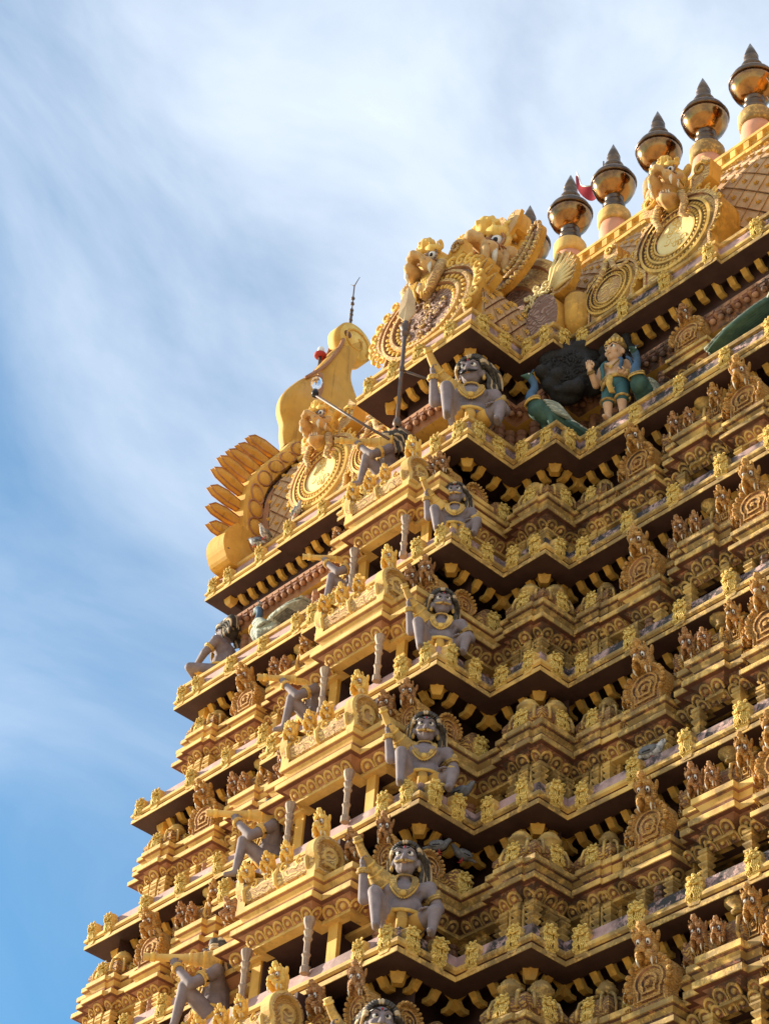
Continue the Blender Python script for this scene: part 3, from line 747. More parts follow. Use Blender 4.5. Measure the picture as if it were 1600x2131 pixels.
# ---------------------------------------------------------------- barrel roof
RZ = 20.40
def scales(b, surf, u0, u1, nu, v0, v1, nv, plate, leaf, skip=None):
    """diamond shingles, each a raised plate with a leaf fan and a boss, over a surface surf(u, v) -> (point, normal)"""
    for j in range(nv*2-1):
        for i in range(nu+(j % 2)):
            uc = u0+(u1-u0)*(i+(0 if j % 2 else .5))/nu; vc = v0+(v1-v0)*(j+1)/(nv*2)
            du = (u1-u0)/nu*.5; dv = (v1-v0)/nv*.5
            if skip and skip(uc, vc): continue
            cs = [(uc, vc-dv), (uc+du, vc), (uc, vc+dv), (uc-du, vc)]
            cs = [(min(max(a, u0), u1), min(max(c, v0), v1)) for a, c in cs]
            P0, n0 = surf(uc, vc)
            vs = []
            for sc, d in ((.94, -.01), (.90, .035), (.80, .022)):
                for (a, c) in cs:
                    p, n_ = surf(uc+(a-uc)*sc, vc+(c-vc)*sc); vs.append(p+n_*d)
            fs = [(e*4+q, e*4+(q+1) % 4, e*4+4+(q+1) % 4, e*4+4+q) for e in range(2) for q in range(4)]
            b.add(vs, fs, plate); b.add(vs[8:], [(0, 1, 2, 3)], plate)
            # leaf fan below the boss
            up = (surf(uc, min(vc+dv*.3, v1))[0]-surf(uc, max(vc-dv*.3, v0))[0]).normalized(); rt = up.cross(n0)
            r = min(du, dv)
            for t in (-1.0, -.5, 0, .5, 1.0):
                dr = (-up*math.cos(t)+rt*math.sin(t)); sd = n0.cross(dr)
                o = P0+n0*.026+up*r*.3
                vv = [o, o+dr*r*.5+sd*r*.19, o+dr*r*1.0, o+dr*r*.5-sd*r*.19, o+dr*r*.5+n0*.045]
                b.add(vv, [(0, 1, 4), (1, 2, 4), (2, 3, 4), (3, 0, 4)], leaf)
            b.ell(P0+n0*.03+up*r*.3, r*.2, leaf, nu=8, nv=5)
def curve_surf(prof, fn):
    """surface from a smooth profile; fn maps (u, (a, z), (na, nz)) to point and normal"""
    P = [Vector(p) for p in sstep(prof, 8)]; acc = [0]
    for i in range(1, len(P)): acc.append(acc[-1]+(P[i]-P[i-1]).length)
    def f(u, v):
        d = v*acc[-1]; i = 1
        while i < len(P)-1 and acc[i] < d: i += 1
        t = (d-acc[i-1])/max(1e-6, acc[i]-acc[i-1]); p = P[i-1].lerp(P[i], t); d_ = (P[i]-P[i-1]).normalized()
        return fn(u, p, Vector((-d_.y, d_.x)))
    return f, acc[-1], P
vp = [(.75, RZ-.05), (.62, 20.9), (.53, 21.5), (.53, 22.05), (.67, 22.5), (.92, 22.98), (1.17, 23.32)]
vf, vlen, VP = curve_surf(vp, lambda u, p, n_: (Vector((u, p.x, p.y)), Vector((0, n_.x, n_.y))))
roof = MB()
XE = 5.75
full = [(p.x, p.y) for p in VP]+[(1.15, 23.36), (1.09, 23.38), (1.09, 23.45), (1.16, 23.47), (1.17, 23.65), (1.10, 23.67), (1.10, 23.73), (1.22, 23.77), (1.5, 23.93), (YC, 24.0)]
vs = []
for x in (-XE, XE):
    for (y, z) in full: vs.append((x, y, z))
    for (y, z) in full[::-1][1:]: vs.append((x, 2*YC-y, z))
k_ = len(vs)//2; nvp = len(VP)
for j in range(k_-1):
    mt_ = M_B if j < nvp-1 or j >= k_-nvp else M_Y2
    roof.add([vs[j], vs[k_+j], vs[k_+j+1], vs[j+1]], [(0, 1, 2, 3)], mt_)
roof.add(vs[:k_], [tuple(range(k_))], M_K); roof.add(vs[k_:], [tuple(range(k_-1, -1, -1))], M_K)
# ribs in the ridge band
for i in range(44):
    x = -XE+.2+i*.26
    roof.box((x, 1.135, 23.56), (.10, .09, .15), M_Y2)
    if i % 2: roof.box((x+.13, 1.10, 23.41), (.2, .03, .05), M_Y)
ROOF = roof.build("barrel_roof", tower)
sc_ = MB(); scales(sc_, vf, -5.55, 5.55, 27, .02, .98, 8, M_SC, M_Y2, skip=lambda u, v: abs(u) < 1.0)
sc_.build("scale_shingles", ROOF)
rg = MB()
for i in range(46):
    x = -XE+.25+i*.25
    if abs((x+.5) % 1.0-.5) < .18: continue
    rg.lathe([(.10, 0), (.11, .05), (.08, .07), (.10, .1), (.09, .16), (.06, .18), (.08, .22), (.07, .28), (.02, .33)], M_B, None, 8, (x, 1.45, 23.86))
    rg.lathe([(.10, 0), (.11, .05), (.08, .07), (.10, .1), (.09, .16), (.06, .18), (.08, .22), (.07, .28), (.02, .33)], M_B, None, 8, (x, 1.85, 23.98))
rg.build("ridge_cresting", ROOF)

def rope(b, pts, r, mat, M=None):
    """beaded border: little slanted lobes along a line"""
    for i in range(len(pts)-1):
        a, c = Vector(pts[i]), Vector(pts[i+1]); n_ = max(1, int((c-a).length/(r*1.5)))
        for j in range(n_): b.ell(a.lerp(c, (j+.5)/n_), (r, r, r), mat, M, 7, 4)
def hs3(hw, h, d, n=30): return [(x, -d, z) for x, z in horseshoe(hw, h, n)]
LIONB = make_lion(M_Y2, M_CM, .024, True, True, M_SN).mesh("gable_lion_mesh")
def gable(x, y, hw, h, depth, medal, big=True, name="horseshoe_gable"):
    b = MB(); o_ = horseshoe(hw, h, 36)
    b.relief(o_, [(1, -depth), (1, 0), (.97, .03), (.90, .03), (.88, .0), (.05, .0)], [M_K, M_Y, M_C2, M_B, M_C2, M_C2], None, (0, h*.48))
    rx, rz_, cz = hw*.80, h*.40, h*.50
    circ = [(rx*math.sin(-q*math.pi/24), cz+rz_*math.cos(-q*math.pi/24)) for q in range(48)]
    b.relief(circ, [(1.04, -.01), (1.0, .05), (.93, .06), (.91, .02), (.80, .02), (.785, .065), (.735, .07), (.72, .03), (.60, .03), (.585, .06), (.545, .06), (.53, .03), (.05, .045)],
             [M_Y, M_Y2, M_B, M_C2, M_Y, M_Y2, M_B, M_C2, M_Y, M_Y2, M_B, medal, medal], None, (0, cz))
    # radiating leaves in two bands
    def leaves(s0, s1, n_, mat, dp):
        for i in range(n_):
            a = 2*math.pi*i/n_
            def P(s, off): return (s*rx*math.sin(a+off), -dp, cz+s*rz_*math.cos(a+off))
            b.tube([P(s0, 0), P((s0+s1)/2, .03), P(s1, .06)], [hw*.022, hw*.032, hw*.008], mat, None, 5)
    leaves(.82, .90, 46, M_Y2, .03); leaves(.62, .71, 38, M_Y2, .04)
    for i in range(17):
        a = -2.2+4.4*i/16
        curl(b, hw*1.0*math.sin(a), h*.56+h*.45*math.cos(a), hw*.075, -.01, M_Y2, hw*.028, a, 1)
    if big:
        for i in range(12): curl(b, .20*hw*math.sin(i*1.9)*(.3+.06*i), h*.50+.20*h*math.cos(i*1.9)*(.3+.06*i), hw*.085, -.035, M_Y2, hw*.016, i*1.1, 1 if i % 2 else -1)
    G_ = b.build(name, ROOF, T(x, y, RZ))
    return G_
for x in (-3.76, 3.76):
    G_ = gable(x, .12, .82, 1.55, .9, M_CR)
    inst(LIONB, "lion_head", G_, T(0, -.12, 1.78, .25, .68, rx=.2))
    c_ = MB()
    for sx in (-1, 1):   # flame ears either side of the face
        c_.prism([(sx*.28*1, 1.45), (sx*.62, 1.62), (sx*.66, 1.95), (sx*.5, 2.15), (sx*.42, 1.9), (sx*.30, 1.8)][::sx], -.25, .0, M_C2, None, M_K)
        curl(c_, sx*.48, 1.85, .13, -.02, M_Y2, .035, 0, sx)
        c_.tube([(sx*.2, -.12, 1.45), (sx*.28, -.14, 1.2), (sx*.2, -.12, 1.0), (sx*.3, -.1, .9)], [.07, .06, .05, .02], M_C2, None, 8)
    c_.build("flame_ears", G_)
for x in (-2.52, 2.52):
    G_ = gable(x, .10, .56, 1.08, .85, M_C2)
    c_ = MB(); c_.prism([(-.09, 1.0), (.09, 1.0), (.15, 1.2), (.13, 1.42), (.02, 1.52), (-.12, 1.44), (-.15, 1.2)], -.3, .02, M_C2, None, M_K)
    curl(c_, 0, 1.36, .09, -.04, M_Y2, .03); curl(c_, -.06, 1.12, .07, -.04, M_Y2, .03); curl(c_, .08, 1.1, .06, -.04, M_Y2, .025, 0, -1)
    c_.tube([(-.05, -.05, 1.1), (-.1, -.07, .9), (-.22, -.06, .76), (-.34, -.05, .78)], [.05, .045, .04, .015], M_C2, None, 8)
    c_.tube([(.05, -.05, 1.1), (.12, -.07, .9), (.24, -.06, .80), (.36, -.05, .86), (.33, -.05, .95)], [.05, .045, .04, .03, .015], M_C2, None, 8)
    c_.build("scroll_crest", G_)

# ---- roof of the projecting bay: barrel running out, closed by a great arch with a lion over it
bp_ = [(1.02, RZ-.05), (1.10, 20.75), (1.04, 21.15), (.84, 21.55), (.5, 21.9), (.0, 22.1)]
bf, blen, BP = curve_surf(bp_, lambda u, p, n_: (Vector((p.x, u, p.y)), Vector((-n_.x*-1 if False else -n_.x, 0, n_.y)) * 1))
def bfn(u, v):
    p, n_ = bf(u, v); q = Vector((p.x-0, 0, p.z-21.0)).normalized(); return p, (q*.7+Vector((1, 0, .3))*.3).normalized()
br = MB(); y0_, y1_ = -1.02, 1.0
pr = [(p.x, p.y) for p in BP]; pr = pr+[(-x, z) for x, z in pr[::-1][1:]]
for i in range(len(pr)-1):
    (a, z1), (c, z2) = pr[i], pr[i+1]; br.add([(a, y0_, z1), (a, y1_, z1), (c, y1_, z2), (c, y0_, z2)], [(0, 1, 2, 3)], M_R)
br.add([(x, y0_, z) for x, z in pr], [tuple(range(len(pr)))], M_K)
BR = br.build("bay_roof", tower)
s2 = MB(); scales(s2, bfn, -1.08, .12, 4, .03, .97, 5, M_SC, M_Y2); s2.build("scale_shingles", BR)
fa = MB(); hw, h = 1.10, 1.62; o_ = horseshoe(hw, h, 40, .9)
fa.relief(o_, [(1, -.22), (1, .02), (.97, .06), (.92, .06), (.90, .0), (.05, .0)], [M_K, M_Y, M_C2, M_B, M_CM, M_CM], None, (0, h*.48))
rx, rz_, cz = hw*.86, h*.44, h*.50
fa.relief([(rx*math.sin(-q*math.pi/28), cz+rz_*math.cos(-q*math.pi/28)) for q in range(56)],
          [(1.03, -.01), (1.0, .07), (.94, .08), (.92, .03), (.80, .03), (.785, .09), (.72, .09), (.70, .03), (.05, .02)], [M_Y, M_C2, M_B, M_C2, M_Y, M_C2, M_B, M_CM, M_CM], None, (0, cz))
for i in range(21):
    a = -2.2+4.4*i/20
    curl(fa, hw*1.03*math.sin(a), h*.56+h*.46*math.cos(a), .095, -.05, M_Y2, .035, a, 1 if a > 0 else -1)
for i in range(36):
    a = 2*math.pi*i/36
    for s0, s1, dp in ((.82, .91, .05), (.60, .69, .04)):
        fa.tube([(rx*s*math.sin(a+o2), -dp, cz+rz_*s*math.cos(a+o2)) for s, o2 in ((s0, 0), ((s0+s1)/2, .03), (s1, .06))], [.02, .032, .01], M_Y2, None, 5)
# relief scrolls and a boss in the sunk field
random.seed(3)
for i in range(26):
    a = random.uniform(0, 6.28); r = random.uniform(.08, .5)
    curl(fa, r*hw*math.cos(a), h*.5+r*h*.44*math.sin(a), random.uniform(.05, .10), -.045, M_CM if i % 3 else M_C2, .028, random.uniform(0, 6), random.choice((-1, 1)))
FA = fa.build("bay_arch", BR, T(0, -1.16, RZ))
inst(LIONB, "lion_head", BR, T(0, -1.12, 22.20, .22, .84, rx=.22))
bd = MB()   # beard, jaw scroll and ears of that lion
for sx in (-1, 1):
    bd.tube([(sx*.30, -1.25, 22.1), (sx*.36, -1.33, 21.85), (sx*.25, -1.36, 21.6), (sx*.1, -1.35, 21.5)], [.07, .085, .08, .03], M_C2, None, 8)
    for i in range(5): bd.tube([(sx*(.06+.05*i), -1.36, 21.85), (sx*(.08+.05*i), -1.40, 21.65), (sx*(.05+.05*i), -1.37, 21.42+.04*i)], [.03, .03, .008], M_Y2, None, 6)
    bd.prism([(sx*.36, 22.1), (sx*.62, 22.25), (sx*.60, 22.55), (sx*.46, 22.66), (sx*.38, 22.4)][::sx], .9, 1.1, M_K)
    curl(bd, sx*.48, 22.42, .12, -1.12, M_C2, .04, 0, sx)
    # leaf plumes standing behind the arch
    for i in range(5):
        a = sx*(.55+.22*i); c = Vector((1.06*math.sin(a), -.98, RZ+.72+1.02*math.cos(a))); d = Vector((math.sin(a)*.8+sx*.25, 0, math.cos(a)*.6+.3)).normalized()
        sd = d.cross(Vector((0, 1, 0)))
        q = [c-d*.2+sd*.06, c+sd*.09+d*.05, c+sd*.05+d*.2, c+d*.26, c-sd*.05+d*.2, c-sd*.09+d*.05, c-d*.2-sd*.06]
        bd.prism([(p.x, p.z) for p in q][::-1], .88, 1.02, M_C2, None, M_K)
        bd.tube([c-d*.15+Vector((0, -.05, 0)), c+d*.1+Vector((0, -.06, 0)), c+d*.23+Vector((0, -.04, 0))], [.03, .035, .01], M_Y2, None, 5)
bd.build("beard_and_plumes", BR)
# ---- the great central face behind it, over the main roof
bg_ = MB(); hw, h = 1.45, 2.75; o_ = horseshoe(hw, h, 40, .95)
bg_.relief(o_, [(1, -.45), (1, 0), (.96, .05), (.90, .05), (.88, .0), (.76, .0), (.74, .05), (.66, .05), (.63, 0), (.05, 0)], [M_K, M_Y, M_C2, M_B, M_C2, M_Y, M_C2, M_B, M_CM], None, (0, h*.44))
BG = bg_.build("central_gable", ROOF, T(0, .18, RZ))
LIONC = make_lion(M_Y2, M_B, .02, True, True, M_SN)
for s in (-1, 1):
    for i, (x, y, z, l, r) in enumerate(((.30, -.35, -.22, .26, .06), (.30, -.16, -.22, .24, .055), (.30, .02, -.2, .2, .05), (.16, -.6, -.2, .24, .06))):
        LIONC.tube([(s*x, y, z+.06), (s*x*1.03, y-.03, z-l*.5), (s*x*.98, y, z-l)], [r, r*.85, .012], M_SN, None, 8)
    for i in range(5): LIONC.tube([(s*.18, -.5+.14*i, .02), (s*.27, -.5+.14*i, -.08), (s*.30, -.5+.14*i, -.18)], .014, M_R, None, 5)
    LIONC.tube([(s*(.165+.15*math.cos(t)), -.22, .19+.15*math.sin(t)) for t in [i*math.pi/6 for i in range(13)]], .045, M_Y, None, 6)
    LIONC.tube([(s*(.165+.20*math.cos(t)), -.16, .21+.19*math.sin(t)) for t in [i*math.pi/6 for i in range(0, 8)]], .04, M_Y, None, 6)
lc = inst(LIONC.mesh("great_lion_mesh"), "great_lion_head", ROOF, T(0.02, .08, 23.26, .36, (1.30, 1.2, 1.30), rx=.14))
gw = MB()
for sx in (-1, 1):
    # curved flame horn, raised jaw plate and crest leaf
    oh = [(x*.97, 22.25+(z-22.5)*.68) for x, z in sstep([(.30, 22.55), (.62, 22.5), (.98, 22.75), (1.22, 23.15), (1.34, 23.6), (1.30, 23.85), (1.14, 23.78), (1.04, 23.45), (.84, 23.15), (.56, 22.95)], 4)]
    gw.prism([(sx*x, z) for x, z in oh][::sx], .02, .14, M_CM, T(0, 0, 0), M_K)
    gw.tube([(sx*x, -.16, z) for x, z in oh], .026, M_Y2, None, 6); rope(gw, [(sx*x, -.17, z) for x, z in oh[::2]], .045, M_C2)
    gw.tube([(sx*x*.97, -.17, 22.25+(z-22.5)*.68) for x, z in ((.55, 22.72), (.85, 22.85), (1.08, 23.2), (1.2, 23.6))], [.03, .05, .05, .02], M_C2, None, 6)
    gw.prism([(sx*x, z) for x, z in ((.34, 23.5), (.5, 23.45), (.70, 23.65), (.80, 23.9), (.66, 23.88), (.54, 23.72), (.40, 23.68))][::sx], .02, .09, M_SN, None, M_K)
    # swirl medallion and feather fan at the shoulder
    gw.relief([(.36*math.cos(t), .36*math.sin(t)) for t in [i*math.pi/12 for i in range(24)]], [(1, -.2), (1, 0), (.92, .03), (.85, .0), (.2, .0)], [M_K, M_Y2, M_CM, M_CM, M_CM], T(sx*1.2, -.0, 21.6), (0, 0))
    for i in range(16):
        a = i*.8; r = .08+.016*i; curl(gw, sx*1.2+r*math.cos(a), 21.6+r*math.sin(a), .07, -.06, M_CR, .024, a, 1)
    for i in range(8):
        a = .25+.17*i; d = Vector((sx*math.sin(a), 0, math.cos(a))); sd = Vector((d.z, 0, -d.x)); c = Vector((sx*1.28, 0, 21.35)); Ln = 1.05-.05*i
        q = [c+d*.30+sd*.05, c+d*.6*Ln+sd*.10, c+d*.9*Ln+sd*.085, c+d*1.05*Ln, c+d*.9*Ln-sd*.085, c+d*.6*Ln-sd*.10, c+d*.30-sd*.05]
        gw.prism([(p.x, p.z) for p in q][::-1], -.12+.02*i, .0+.02*i, M_C2, None, M_K)
        gw.tube([c+d*.35+Vector((0, -.02-.02*i, 0)), c+d*.7*Ln+Vector((0, -.04-.02*i, 0)), c+d*1.0*Ln+Vector((0, -.02-.02*i, 0))], [.025, .04, .012], M_CR, None, 6)
    gw.prism([(sx*x, z) for x, z in sstep([(1.05, 20.4), (1.5, 20.4), (1.72, 20.7), (1.66, 21.2), (1.35, 21.45), (1.12, 21.2), (1.05, 20.8)], 4)][::sx], -.35, .18, M_CM, None, M_K)
    gw.tube([(sx*1.75, .3, 20.5), (sx*1.9, .1, 20.75), (sx*1.88, .1, 21.1), (sx*1.7, .15, 21.4)], [.16, .22, .22, .12], M_K, None, 10)
for t in (-.6, -.2, .25, .6):   # crest leaves
    gw.prism([(x+t*.9, z) for x, z in sstep([(-.12, 23.8), (.12, 23.8), (.18, 24.05), (.11, 24.25), (.0, 24.36-abs(t)*.15), (-.11, 24.22), (-.16, 24.0)], 3)], .0+t*0-.12, .12, M_C2, T(0, .1, -.12-abs(t)*.12), M_K)
    curl(gw, t*.9, 23.95-abs(t)*.12, .10, .02, M_Y2, .04, 0, 1 if t > 0 else -1)
gw.build("flames_and_feathers", ROOF)

# ---- lotus-petalled end gables with their tall curled crest
def end_gable(sx):
    outer = [(.45, 20.42), (.30, 20.9), (.21, 21.37), (.16, 21.75), (.18, 22.26), (.28, 22.58), (.42, 22.85), (.60, 23.16), (.82, 23.5), (1.0, 23.85), (1.3, 24.2), (YC, 24.4)]
    inner = [(.95, 20.42), (.80, 21.0), (.70, 21.44), (.60, 21.75), (.55, 22.05), (.63, 22.45), (.78, 22.8), (1.0, 23.2), (1.2, 23.5), (1.45, 23.85), (1.65, 24.0), (YC, 24.05)]
    M = Matrix(((0, -sx, 0, sx*6.0), (1, 0, 0, 0), (0, 0, 1, 0), (0, 0, 0, 1)))   # local x -> world y, local -y -> world sx*x (outwards)
    b = MB()
    def mir(p): return [(y, z) for y, z in p]+[(2*YC-y, z) for y, z in p[::-1][1:]]
    O, I = mir(sstep(outer, 3)), mir(sstep(inner, 3)); k = len(O)
    for d, sg in ((.16, 1), (-.16, -1)):
        mid = []
        for (a, c) in zip(O, I): mid.append((a, c))
        vs = [(y, -d, z) for y, z in O]+[(a[0]*.9+c[0]*.1, -d*1.35, a[1]*.9+c[1]*.1) for a, c in mid]+[(a[0]*.12+c[0]*.88, -d*1.35, a[1]*.12+c[1]*.88) for a, c in mid]+[(y, -d, z) for y, z in I]
        fs = []
        for e in range(3):
            for j in range(k-1):
                f = (e*k+j, e*k+j+1, (e+1)*k+j+1, (e+1)*k+j); fs.append(f if sg > 0 else f[::-1])
        b.add(vs, fs, M_K)
    vs = [(y, -.16, z) for y, z in O]+[(y, .16, z) for y, z in O]; b.add(vs, [(j, k+j, k+j+1, j+1) for j in range(k-1)], M_K)
    vs = [(y, -.16, z) for y, z in I]+[(y, .16, z) for y, z in I]; b.add(vs, [(j, j+1, k+j+1, k+j) for j in range(k-1)], M_K)
    b.add([(y, -.02, z) for y, z in I], [tuple(range(k))], M_CM)
    E_ = b.build("lotus_gable", ROOF, M)
    acc = [0]
    for j in range(1, k): acc.append(acc[-1]+math.dist(O[j], O[j-1]))
    def at(t):
        d = t*acc[-1]; j = 1
        while j < k-1 and acc[j] < d: j += 1
        q = (d-acc[j-1])/(acc[j]-acc[j-1]); o_ = Vector(O[j-1]).lerp(Vector(O[j]), q); i_ = Vector(I[j-1]).lerp(Vector(I[j]), q)
        return o_, i_, (Vector(O[j])-Vector(O[j-1])).normalized()
    n_ = 23
    for i in range(n_):
        o_, i_, tg = at((i+.5)/n_); m = o_.lerp(i_, .5); ax = (o_-i_).normalized(); w2 = (o_-i_).length*.36; w1 = acc[-1]/n_*.44
        c = MB()
        for d in (.20, -.20):
            ring = []
            for q in range(13):
                a = 2*math.pi*q/12; p = m+tg*w1*math.cos(a)+ax*w2*math.sin(a); ring.append((p.x, -d*1.08, p.y))
            c.tube(ring, .022, M_B, None, 5, False)
            c.ell((m.x, -d*1.0, m.y), (w1*.9, .05, w1*.9), M_K, None, 10, 6)
        c.box((m.x, 0, m.y), (.05, .4, .05), M_K); c.build("rim_lobe", E_)
    # pointed petals standing out from the rim, each a cupped leaf
    for i in range(2, 25):
        t = (i+.2)/27; o_, i_, tg = at(t); ax = (o_-i_).normalized(); ax = (ax*.40+Vector((-1 if t < .5 else 1, 0))*.75).normalized()
        if abs(o_.x-YC) < 1.0: continue
        p = MB(); Ln = .66
        pts = [(0, -.10), (.5, -.16), (.85, -.12), (1.05, .02), (.85, .10), (.45, .13), (0, .10)]
        sd = Vector((-ax.y, ax.x))
        prof = [o_-ax*.04+ax*Ln*x+sd*y*.80 for x, y in pts]
        k2 = len(prof); cen = o_+ax*Ln*.45
        vs = [(q.x, -.05, q.y) for q in prof]+[(q.x, .05, q.y) for q in prof]+[(cen.x, -.10, cen.y), (cen.x, .10, cen.y)]
        fs = [(j, k2+j, k2+(j+1) % k2, (j+1) % k2) for j in range(k2)]+[(2*k2, j, (j+1) % k2) for j in range(k2)]+[(2*k2+1, k2+(j+1) % k2, k2+j) for j in range(k2)]
        p.add(vs, fs, M_CRE, False); [p.tube([(q.x, d, q.y) for q in prof+prof[:1]], .015, M_B, None, 5) for d in (-.05, .05)]; p.build("lotus_petal", E_)
    # base scrolls
    for sg in (0, 1):
        f = MB()
        def Y(y): return y if sg == 0 else 2*YC-y
        lb = [(.55, 20.42), (.02, 20.42), (-.12, 20.55), (-.19, 20.75), (-.17, 20.95), (-.05, 21.18), (.10, 21.30), (.35, 21.2), (.6, 20.9)]
        lb = sstep(lb, 3); lb = [(Y(y), z) for y, z in lb]
        f.prism(lb if sg == 0 else lb[::-1], -.22, .22, M_K)
        f.build("base_scroll", E_)
    # crest: heart-shaped body narrowing into a tongue that curls over
    cr_ = [(.95, 23.8), (.88, 24.05), (.86, 24.28), (.76, 24.5), (.74, 24.75), (.80, 25.0), (.94, 25.26), (1.12, 25.54), (1.36, 25.8), (1.50, 26.16), (1.68, 26.55), (1.80, 26.82), (2.02, 27.04), (2.26, 27.22), (2.46, 27.36), (2.41, 27.12), (2.31, 26.86), (2.22, 26.6), (2.17, 26.4), (2.19, 26.15), (2.34, 25.9), (2.55, 25.6), (2.85, 25.2), (2.98, 24.8), (2.94, 24.5), (2.84, 24.2), (2.75, 23.8)]
    cr_ = sstep(cr_, 3); b = MB()
    cen = Vector((1.85, 24.7)); k = len(cr_)
    spine = []
    for (y, z) in cr_:
        t = min(1, max(0, (z-24.0)/3.4)); spine.append((1.85+.33*t*t, z))
    lay = []
    for d, sc in ((.0, 1), (.14, .97), (.21, .86), (.25, .6)):
        lay.append([(s_[0]+(p_[0]-s_[0])*sc, -d*(1-.35*max(0, (p_[1]-24.5)/3)), 24.2+(p_[1]-24.2)*(1-.012*(1-sc)*3)) for p_, s_ in zip(cr_, spine)])
    for sg in (1, -1):
        vs = [(x, y*sg, z) for l_ in lay for x, y, z in l_]; fs = []
        for e in range(len(lay)-1):
            for j in range(k-1):
                f_ = (e*k+j, e*k+j+1, (e+1)*k+j+1, (e+1)*k+j); fs.append(f_[::-1] if sg > 0 else f_)
        # close the face
        e = (len(lay)-1)*k
        for j in range(k//2): 
            f_ = (e+j, e+j+1, e+k-2-j, e+k-1-j); fs.append(f_[::-1] if sg > 0 else f_) if j+1 < k-2-j else None
        b.add(vs, fs, M_CRE, True)
    # rolled tip
    b.tube([(2.18, -.15, 27.18), (2.18, .15, 27.18)], .43, M_K, None, 34); b.tube([(2.18, -.165, 27.18), (2.18, .165, 27.18)], .385, M_Y2, None, 30)
    for d in (-.17, .17): b.tube([(2.18+r_*math.cos(q), d, 27.18+r_*math.sin(q)) for q, r_ in [(i*.42-.6, .35-.012*i) for i in range(20)]], .024, M_K, None, 6)
    b.tube([(1.96, -.18, 27.22), (1.96, .18, 27.22)], .085, M_R, None, 14)
    for d in (-.235, .235):
        b.tube([(y, d*.95, z) for y, z in sstep([(1.25, 23.9), (1.2, 24.4), (1.33, 24.9), (1.44, 25.4), (1.38, 25.72)], 4)], .05, M_B, None, 6)
        b.tube([(y, d*.8, z) for y, z in sstep([(1.1, 25.45), (1.5, 26.05), (1.78, 26.7), (1.86, 27.0)], 4)], .035, M_B, None, 6)
    b.build("curled_crest", E_)
end_gable(-1); end_gable(1)

# ---------------------------------------------------------------- copper finials along the ridge
def finial_parts():
    ba = MB(); ba.lathe([(.20, -.55), (.24, -.40), (.26, -.2), (.24, -.02), (.18, 0)], M_SAL, None, 20); ba.lathe([(.22, -.02), (.27, 0), (.28, .04), (.28, .24), (.26, .28), (.18, .29)], M_Y, None, 22)
    st = MB(); st.lathe([(.14, .28), (.15, .34), (.19, .36), (.20, .41), (.17, .44), (.14, .46), (.17, .49), (.185, .53), (.16, .57), (.13, .60), (.15, .65), (.17, .69)], M_COD, None, 20)
    po = MB(); po.lathe([(.14, .66), (.22, .72), (.31, .82), (.365, .95), (.375, 1.06)], M_COP, None, 30)
    po.lathe([(.375, 1.05), (.39, 1.065), (.39, 1.09), (.37, 1.11)], M_COD, None, 30); po.lathe([(.368, 1.105), (.34, 1.2), (.27, 1.29), (.18, 1.35), (.15, 1.37)], M_COD, None, 30)
    to = MB(); to.lathe([(.12, 1.36), (.13, 1.42), (.17, 1.45), (.175, 1.5), (.16, 1.53), (.09, 1.55), (.10, 1.6), (.12, 1.66), (.115, 1.72), (.11, 1.74), (.118, 1.75), (.07, 1.92), (.004, 2.1)], M_COD, None, 20)
    return [("pedestal", ba.mesh("pedestal_mesh")), ("neck", st.mesh("neck_mesh")), ("pot", po.mesh("pot_mesh")), ("spire", to.mesh("spire_mesh"))]
FP = finial_parts()
flab = {-1: "copper pot finial half hidden behind the horns of the great lion face", 0: "copper pot finial just left of the red flag, beside the feathered lion shoulder",
        1: "copper pot finial just right of the red flag", 2: "copper pot finial rising behind the lion of the round cream medallion gable",
        3: "second copper pot finial from the right edge, against pale cloud", 4: "copper pot finial highest in view at the right edge of the ridge"}
for i in range(-1, 5):
    t = thing("pot_finial", flab[i], "finial", (i*.99+.05, 1.8, 24.83), 0, "copper pot finials along the roof ridge")
    _t = T(0, 0, 0, random.uniform(0, 6), random.uniform(.97, 1.02), rx=random.uniform(-.018, .018), ry=random.uniform(-.018, .018))
    for nme, me in FP: inst(me, nme, t, _t)

M_CRB = material("faded_cream_paint", (.56, .42, .25), (.46, .32, .18))
# ---------------------------------------------------------------- painted figures
def hand(b, w, d, palm, mat, size=1.0, curl_=.5, thumb=1):
    """five separate fingers on a palm; d = pointing direction, palm = palm normal"""
    w = Vector(w); d = Vector(d).normalized(); n = Vector(palm).normalized(); n = (n-d*n.dot(d)).normalized(); sd = d.cross(n)
    b.cap(w, w+d*.065*size, .026*size, .032*size, mat); pc = w+d*.045*size
    for s_ in (-1, 1): b.ell(tuple(pc+sd*.018*s_*size), (.026*size,)*3, mat, nu=8, nv=6)
    for i, (o, l) in enumerate(((-.033, .058), (-.011, .072), (.011, .068), (.033, .052))):
        a = w+d*.075*size+sd*o*size; m = a+(d*math.cos(curl_*.6)+n*math.sin(curl_*.6))*l*.55*size; e = m+(d*math.cos(curl_*1.6)+n*math.sin(curl_*1.6))*l*.5*size
        b.tube([a, m, e], [.0125*size, .0115*size, .008*size], mat, None, 6)
    a = w+d*.02*size-sd*.03*thumb*size; m = a+(d*.6-sd*.7*thumb+n*.4)*.045*size; e = m+(d*.8+n*.5)*.035*size
    b.tube([a, m, e], [.015*size, .013*size, .009*size], mat, None, 6)
def face_bits(b, c, r, M, mat, eye=1.0, lipm=None):
    pass
